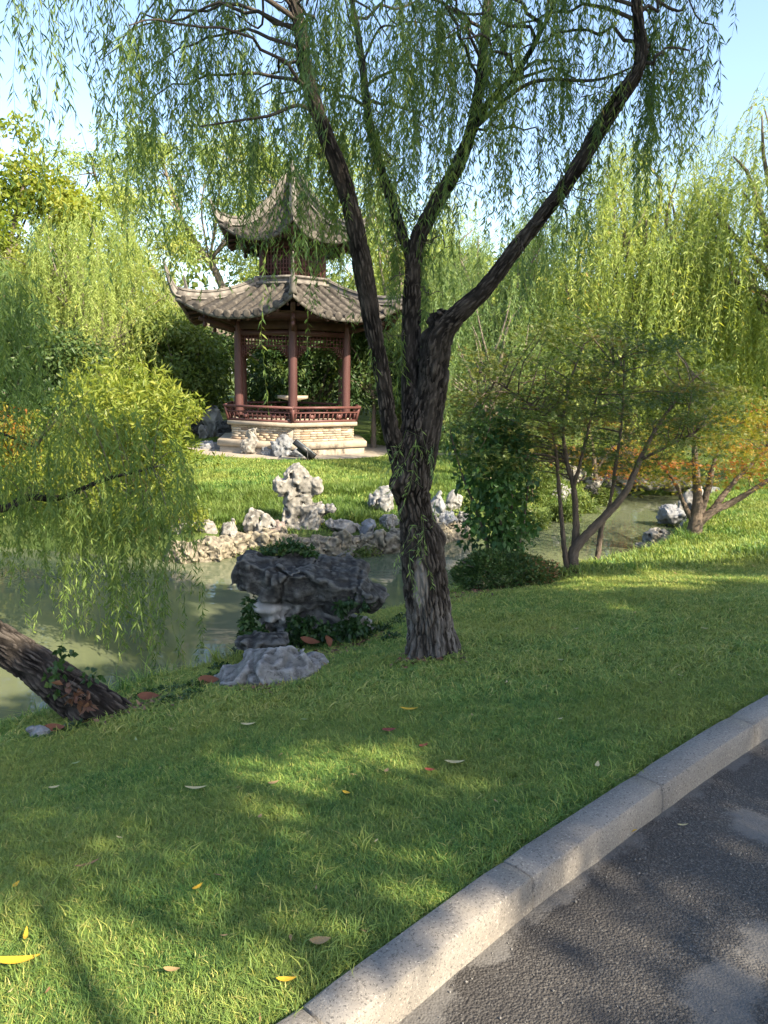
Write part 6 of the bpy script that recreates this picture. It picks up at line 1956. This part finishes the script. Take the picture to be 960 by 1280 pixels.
sp = [ground_at(px, py)[:2] for px, py in ((420, 815), (440, 808), (460, 800), (400, 822), (300, 860), (330, 862), (380, 838), (195, 882), (180, 885), (160, 890), (120, 900), (560, 826), (520, 828))]
litter("dry_leaves", "brown dry leaves along the water's edge round the boulder", sp, 800, DRY, 0.05, 0.026, 2, sd=0.09)
sp = [ground_at(px, py) + [0, 0, .02] for px, py in ((205, 868), (225, 866), (245, 862), (265, 852), (185, 874), (275, 838), (285, 825), (215, 880), (240, 873), (90, 915), (60, 922), (290, 812), (300, 805), (480, 790), (495, 782), (505, 775), (490, 800))]
ivy("low green ground cover creeping along the near water's edge", sp, np.full(len(sp), 0.085), 3600, 112, 0.034, 0.022, M_IVY, name="ground_cover", flat=0.35)
sp = [at(px, py, yb - .24) for px, py in ((70, 825), (75, 840), (66, 850), (80, 815), (72, 862), (62, 838), (110, 840), (118, 846))]
ivy("broad-leaved creeper climbing the foot of the leaning trunk", sp, np.full(len(sp), 0.05), 90, 113, 0.042, 0.036, M_IVY)
sp = [at(px, py, yb - .26) for px, py in ((85, 855), (95, 865), (105, 872), (92, 875), (110, 882))]
rngl = np.random.default_rng(4)
c = np.array(sp)
o = tag(obj("dry_leaves", broadleaf("dry_leaves", rngl, c - c.mean(0), np.full(len(c), 0.035), 60, 0.06, 0.03, bpy.data.materials["dry_leaves"], 0.8), None, c.mean(0)), "brown leaves caught in the hollow of the leaning trunk", None, None, 'stuff')

# bigger single leaves
def leaf_mesh(name, L, Wd, mat, curl=0.12, fold=0.2, n=9, round_=1.0):
    t = np.linspace(0, 1, n)
    w = Wd / 2 * np.sin(PI * t ** (0.8 * round_)) ** 0.8
    w[0] = w[-1] = 0.0015
    V = []
    for ti, wi in zip(t, w):
        x = (ti - 0.5) * L
        zc = curl * L * ((ti - 0.5) ** 2 * 4 - 0.3)
        V += [(x, -wi, zc + fold * wi), (x, 0, zc), (x, wi, zc + fold * wi)]
    V = np.array(V)
    i = np.arange(n - 1)[:, None] * 3
    j = np.arange(2)[None]
    return mesh(name, V, [np.stack([i + j, i + j + 1, i + 3 + j + 1, i + 3 + j], -1).reshape(-1, 4)], mat, None, True)
def lm(name, c):
    return solid_mat(name, [(0.3, tuple(x * .7 for x in c)), (0.7, c)], scale=30, rough=0.6, bump=0.2, bump_scale=60)
LM = {'yellow': lm("yellow_leaf", (0.62, 0.38, 0.03)), 'cream': lm("cream_leaf", (0.50, 0.42, 0.22)), 'brown': lm("brown_leaf", (0.22, 0.13, 0.06)), 'red': lm("red_leaf", (0.20, 0.045, 0.03)),
      'tan': lm("tan_leaf", (0.36, 0.24, 0.11)), 'russet': lm("russet_leaf", (0.16, 0.058, 0.026)), 'green': lm("pale_green_leaf", (0.26, 0.33, 0.13))}
LMe = {}
def fallen(px, py, wpx, kind, label, rz=0.0, ar=0.32, group="fallen leaves on the lawn", dz=0.035, cat="leaf", tilt=(0, 0), z0=None, name="fallen_leaf"):
    g = ground_at(px, py) if z0 is None else at_z(px, py, z0)
    k = np.linalg.norm(g - [0, 0, EYE]) / 962.0
    key = (kind, round(ar, 2))
    if key not in LMe:
        LMe[key] = leaf_mesh("fallen_leaf", 1.0, ar, LM[kind])
    o = obj(name, LMe[key], None, g + [0, 0, dz])
    o.scale = (wpx * k,) * 3
    o.rotation_euler = (tilt[0], tilt[1], rz)
    tag(o, label, cat, group)
    return o
fallen(22, 1212, 48, 'yellow', "large bright yellow leaf on the sunlit lawn, the biggest yellow one", 0.15, 0.22)
fallen(358, 1238, 22, 'yellow', "small bright yellow leaf on the lawn close to the lowest kerb stone", 0.1, 0.3)
fallen(433, 1000, 11, 'yellow', "tiny yellow leaf on the grass inside the middle patch of sun", -0.5, 0.5)
fallen(247, 1120, 14, 'yellow', "yellow-green leaf upright in the shaded grass", 0.9, 0.35)
fallen(20, 1117, 12, 'yellow', "small golden leaf in the grass above the biggest yellow leaf", 1.3, 0.45)
fallen(33, 1180, 20, 'yellow', "narrow golden leaf standing in the grass just above the biggest yellow leaf", 1.9, 0.22)
fallen(511, 893, 23, 'yellow', "slim yellow-cream leaf on the shaded grass below the big willow's trunk", 0.0, 0.24)
fallen(568, 961, 25, 'cream', "cream oval leaf on the shaded grass in the middle of the lawn", 0.05, 0.26)
fallen(400, 1189, 24, 'tan', "curled pinkish-brown leaf on the sunny grass near the kerb", 0.2, 0.5)
fallen(215, 1225, 18, 'tan', "flat pinkish leaf in the sunny grass below the yellow-green leaf", 0.0, 0.36)
fallen(342, 987, 14, 'tan', "tan leaf on the grass near the small curled strip of sun", 0.5, 0.4)
fallen(486, 920, 18, 'red', "largest dark red leaf on the shaded grass under the slim yellow-cream leaf", 0.2, 0.5)
fallen(529, 940, 13, 'red', "dark red leaf between the cream oval leaf and the largest dark red leaf", 0.6, 0.5)
fallen(537, 971, 13, 'red', "dark red leaf just beside the cream oval leaf", -0.1, 0.5)
fallen(483, 972, 10, 'tan', "small tan leaf stuck upright in the middle of the lawn", 1.2, 0.5)
fallen(746, 965, 15, 'cream', "small pale leaf standing on the lawn above the second kerb joint", 1.2, 0.35)
fallen(310, 912, 18, 'cream', "pale leaf on the lawn below the grey boulder", 0.15, 0.3)
fallen(245, 993, 26, 'cream', "straw-coloured leaf pair lying across the grass", 0.1, 0.2)
fallen(68, 992, 12, 'cream', "whitish leaf in the deep grass near the leaning trunk", 0.4, 0.35)
fallen(110, 1090, 28, 'brown', "long thin brown dead leaf in the grass", 0.6, 0.16)
fallen(325, 1030, 9, 'tan', "small upright tan leaf in the shaded grass", 1.4, 0.5)
for i, (px, py, w, kd) in enumerate([(700, 830, 10, 'cream'), (633, 858, 8, 'cream'), (880, 790, 9, 'cream'), (793, 770, 7, 'tan'), (845, 720, 7, 'tan'), (720, 790, 7, 'cream'), (395, 1120, 9, 'tan'), (150, 1055, 9, 'cream'), (470, 1060, 8, 'cream'), (620, 1010, 8, 'tan'), (700, 905, 8, 'cream'), (590, 900, 7, 'tan'), (380, 905, 9, 'green'), (420, 860, 8, 'cream'), (850, 850, 8, 'cream'), (95, 960, 10, 'green'), (170, 930, 10, 'green'), (280, 1180, 9, 'tan'), (60, 1250, 9, 'brown'), (455, 1175, 8, 'brown')]):
    fallen(px, py, w, kd, "small dry willow leaf lying loose in the mown grass", i * 1.3, 0.3, "small loose leaves in the grass", 0.03)
rngq = np.random.default_rng(160)
nq = 420
qx, qy = rngq.uniform(-4, 6, nq), 1.4 + 9 * rngq.random(nq) ** 0.8
kq = near_lawn(qx, qy)
qx, qy = qx[kq], qy[kq]
aq = rngq.uniform(0, 2 * PI, len(qx))
Bq = np.stack([qx, qy, height(qx, qy) + rngq.uniform(0.012, 0.036, len(qx))], -1)
Dq = nrm(np.stack([np.cos(aq), np.sin(aq), rngq.normal(size=len(qx)) * 0.35], -1))
Sq = nrm(np.cross(Dq, nrm(np.array([0, 0, 1.0]) + rngq.normal(size=(len(qx), 3)) * 0.35)))
Vq, Fq = leaf_quads(Bq, Dq, Sq, rngq.uniform(0.02, 0.055, len(qx)), rngq.uniform(0.005, 0.011, len(qx)), rngq, 0.4)
tag(obj("leaf_litter", mesh("leaf_litter", Vq, [Fq], leaf_mat("leaf_litter", [(0.0, (0.10, 0.05, 0.03)), (0.4, (0.28, 0.19, 0.09)), (0.8, (0.45, 0.36, 0.16)), (1.0, (0.36, 0.40, 0.14))], 0.2), {'rnd': np.repeat(rngq.random(len(qx)), 4)})), "tiny shed willow leaves and bits strewn all over the lawn", None, None, 'stuff')
# leaves on the road
for px, py, w, kd, lab, rz in ((783, 1044, 24, 'yellow', "longest yellow leaf on the asphalt by the kerb", 0.05), (779, 1034, 12, 'yellow', "short yellow leaf on the asphalt beside the longest one", 0.5), (853, 1036, 13, 'cream', "pale leaf lying out on the open asphalt", 0.1),
                           (827, 1003, 13, 'yellow', "yellow leaf against the kerb foot, highest up the road", 0.7), (737, 1070, 8, 'yellow', "tiny yellow leaf at the kerb foot nearest the sunlit stone", 0.9)):
    fallen(px, py, w, kd, lab, rz, 0.24, "fallen leaves on the road", 0.018, z0=0.0)
# the big russet leaves by the boulder
fallen(410, 815, 24, 'russet', "large russet leaf standing up beside the grey boulder", 1.3, 0.62, "large russet leaves by the water", 0.09, tilt=(1.1, 0.2))
fallen(388, 816, 27, 'russet', "large russet leaf lying over the edge of the grey boulder", -0.35, 0.36, "large russet leaves by the water", 0.10, tilt=(0.5, 0.1))
fallen(261, 858, 26, 'russet', "large russet leaf at the boulder's water side", 0.0, 0.45, "large russet leaves by the water", 0.05, tilt=(0.7, 0))
fallen(186, 879, 26, 'russet', "large russet leaf in the ground cover next to the leaning trunk", 0.0, 0.42, "large russet leaves by the water", 0.05, tilt=(0.6, 0))
fallen(69, 919, 24, 'russet', "large russet leaf at the water below the leaning trunk", 0.0, 0.4, "large russet leaves by the water", 0.05, tilt=(0.6, 0))

# grit along the road
rng = np.random.default_rng(131)
n = 3000
s = rng.uniform(6, 15, n)
off = 0.15 + 1.9 * rng.random(n) ** 1.6
kx = np.interp(s, kl, KF[:, 0])
ky = np.interp(s, kl, KF[:, 1])
ki = np.clip(np.searchsorted(kl, s), 0, len(KF) - 1)
c = np.stack([kx + kfn[ki, 0] * off, ky + kfn[ki, 1] * off, np.full(n, 0.003)], -1)
d8 = np.array([[1, 0, 0], [-1, 0, 0], [0, 1, 0], [0, -1, 0], [0, 0, 1], [0, 0, -1]], float)
f8 = np.array([[0, 2, 4], [2, 1, 4], [1, 3, 4], [3, 0, 4], [2, 0, 5], [1, 2, 5], [3, 1, 5], [0, 3, 5]])
sz = 0.0018 + 0.004 * rng.random(n) ** 4
V = c[:, None] + d8[None] * sz[:, None, None] * rng.uniform(0.6, 1.3, (n, 6, 1))
tag(obj("gravel", mesh("gravel", V.reshape(-1, 3), [(np.arange(n)[:, None, None] * 6 + f8[None]).reshape(-1, 3)], solid_mat("grit", [(0.3, (0.07, 0.07, 0.068)), (0.7, (0.22, 0.21, 0.2))], scale=40, kind='world'))), kind='stuff')

# ------------------------------------------------------------------ roadside trees behind the viewer, whose shade falls on the lawn
def shade_tree(label, x, y, cz, R, k, size, n, seed):
    return tree(label, x, y, cz + R[2], cz, R, k, size, n, 0.22, 0.12, M_BROAD_M, seed, 0.2, name="roadside_tree", shell=0.3)
# each leaf clump stands on the sun's line to a place the photograph shows in shade
LIT = [  # sunlit patches of ground as seen in the photograph (pixels)
    [(-60, 1140), (60, 1125), (190, 1095), (260, 1105), (400, 1060), (470, 985), (590, 1015), (640, 1060), (680, 1065), (690, 1110), (590, 1250), (480, 1330), (-60, 1330)],
    [(100, 1015), (280, 1010), (290, 1050), (120, 1060)], [(215, 955), (310, 950), (310, 985), (215, 990)], [(340, 985), (480, 970), (480, 1020), (350, 1025)], [(-60, 990), (40, 990), (60, 1030), (-60, 1040)],
    [(600, 745), (720, 715), (860, 650), (900, 600), (1100, 600), (1100, 668), (900, 690), (1020, 735), (860, 722), (640, 738)], [(860, 1200), (960, 1150), (1000, 1260), (900, 1300)], [(800, 1010), (850, 980), (850, 1010), (800, 1040)],
    [(520, 1230), (600, 1190), (640, 1230), (580, 1330), (500, 1330)], [(700, 760), (830, 745), (820, 765), (720, 775)]]
def to_px(P):
    c = (np.asarray(P) - [0, 0, EYE]) @ _cm
    return 480 + 962 * c[:, 0] / -c[:, 2], 640 - 962 * c[:, 1] / -c[:, 2]
def in_poly(x, y, poly):
    ins = np.zeros(x.shape, bool)
    for (x0, y0), (x1, y1) in zip(poly, poly[1:] + poly[:1]):
        c = (y0 > y) != (y1 > y)
        ins ^= c & (x < (x1 - x0) * (y - y0) / ((y1 - y0) or 1e-9) + x0)
    return ins
def roadside():
    rng = np.random.default_rng(150)
    st = 0.40
    X, Y = np.meshgrid(np.arange(-4.5, 6.5, st), np.arange(0.4, 9.5, st))
    X, Y = X.ravel() + rng.normal(size=X.size) * 0.1, Y.ravel() + rng.normal(size=Y.size) * 0.1
    G = np.stack([X, Y, height(X, Y)], -1)
    px, py = to_px(G)
    lit = np.zeros(len(X), bool)
    big = (0, 5, 6, 8)
    hs = np.array([math.sin(SUN_AZ), -math.cos(SUN_AZ)])
    for i_, p_ in enumerate(LIT):
        for a_, b_ in ((0, 0), (0.6, 0), (-0.6, 0), (0.3, 0.2), (-0.3, -0.2), (0, 0.34), (0, -0.34)) if i_ == 0 else ((0, 0), (0.42, 0), (-0.42, 0), (0, 0.24), (0, -0.24)) if i_ in big else ((0, 0),):
            ox, oy = X + hs[0] * a_ - hs[1] * b_, Y + hs[1] * a_ + hs[0] * b_
            qx_, qy_ = to_px(np.stack([ox, oy, G[:, 2]], -1))
            lit |= in_poly(qx_, qy_, p_)
    # a few loose sprays dapple the sunny patches
    lit &= rng.random(len(X)) < np.where((py > 1120) & (px < 420), 0.95, 0.86)
    s = pond_sd(X, Y)
    keep = ~lit & (rng.random(len(X)) < 0.95) & (s > -1.5)
    # the near tree and the rocks stand in shade too
    Q = [G[keep]]
    for P in (PA[:90], PB[:90], PD[:110]):
        Q.append(P[::7] + rng.normal(size=P[::7].shape) * 0.12)
    n = 34
    Q.append(np.stack([rng.uniform(-0.2, 1.0, n), rng.uniform(4.9, 5.6, n), rng.uniform(-0.2, 1.6, n)], -1))
    n = 16
    Q.append(np.stack([rng.uniform(-1.4, 0.2, n), rng.uniform(5.9, 6.8, n), rng.uniform(-0.4, 0.5, n)], -1))
    n = 42
    Q.append(np.stack([rng.uniform(-1.6, 2.0, n), rng.uniform(4.0, 6.6, n), rng.uniform(2.4, 4.3, n)], -1))
    n = 40
    Q.append(np.stack([rng.uniform(1.0, 2.9, n), rng.uniform(8.3, 10.2, n), rng.uniform(-0.3, 1.4, n)], -1))
    Q = np.vstack(Q)
    h = np.where(Q[:, 2] > 0.6, rng.uniform(7.0, 9.0, len(Q)), rng.uniform(5.2, 8.0, len(Q)))
    cl = Q + SUN_DIR * ((h - Q[:, 2]) / SUN_DIR[2])[:, None]
    ok = (cl[:, 1] < 0.5) | (cl[:, 0] > cl[:, 1] * 0.62 + 1.5)
    cl = cl[ok]
    print("shade clumps", len(cl))
    foot = np.array([(4.4, -4.2), (7.6, -2.6), (10.6, -0.4), (7.4, -6.4)])
    own = np.argmin(((cl[:, None, :2] - foot[None]) ** 2).sum(-1), 1)
    labs = ["roadside tree standing behind the viewer, shading the lawn's lower end", "roadside tree across the road, shading the middle of the lawn", "roadside tree across the road, shading the upper kerb and the maples' side", "roadside tree set back behind the others, shading the big willow"]
    for k in range(4):
        c = cl[own == k]
        if len(c) == 0:
            continue
        x, y = foot[k]
        z = gz(x, y) - 0.05
        root = empty("roadside_tree", (x, y, z), labs[k], "tree", "trees along the road")
        c = c - np.array([x, y, z])
        fork = np.array([0.1, 0.1, 3.4])
        V, F, loc = tube(catmull([(0, 0, -0.2), (0.05, 0, 1.5), fork], 16), np.linspace(0.2, 0.14, 16), 14, True, bark_disp(0.02, 8, 0.17, k))
        obj("trunk", mesh("trunk", V, F, BARK_GREY, {'rest': loc}, True), root)
        acc = Acc()
        limb_tubes(acc, fork, c[rng.permutation(len(c))[:16]], 0.06, rng, 5, rise=0.15)
        obj("branches", acc.mesh("branches", BARK_GREY, True), root)
        sz = rng.uniform(0.26, 0.40, len(c))
        obj("crown", broadleaf("crown", rng, c, sz, len(c) * 230, 0.13, 0.085, M_BROAD_M, 0.8), root)
roadside()
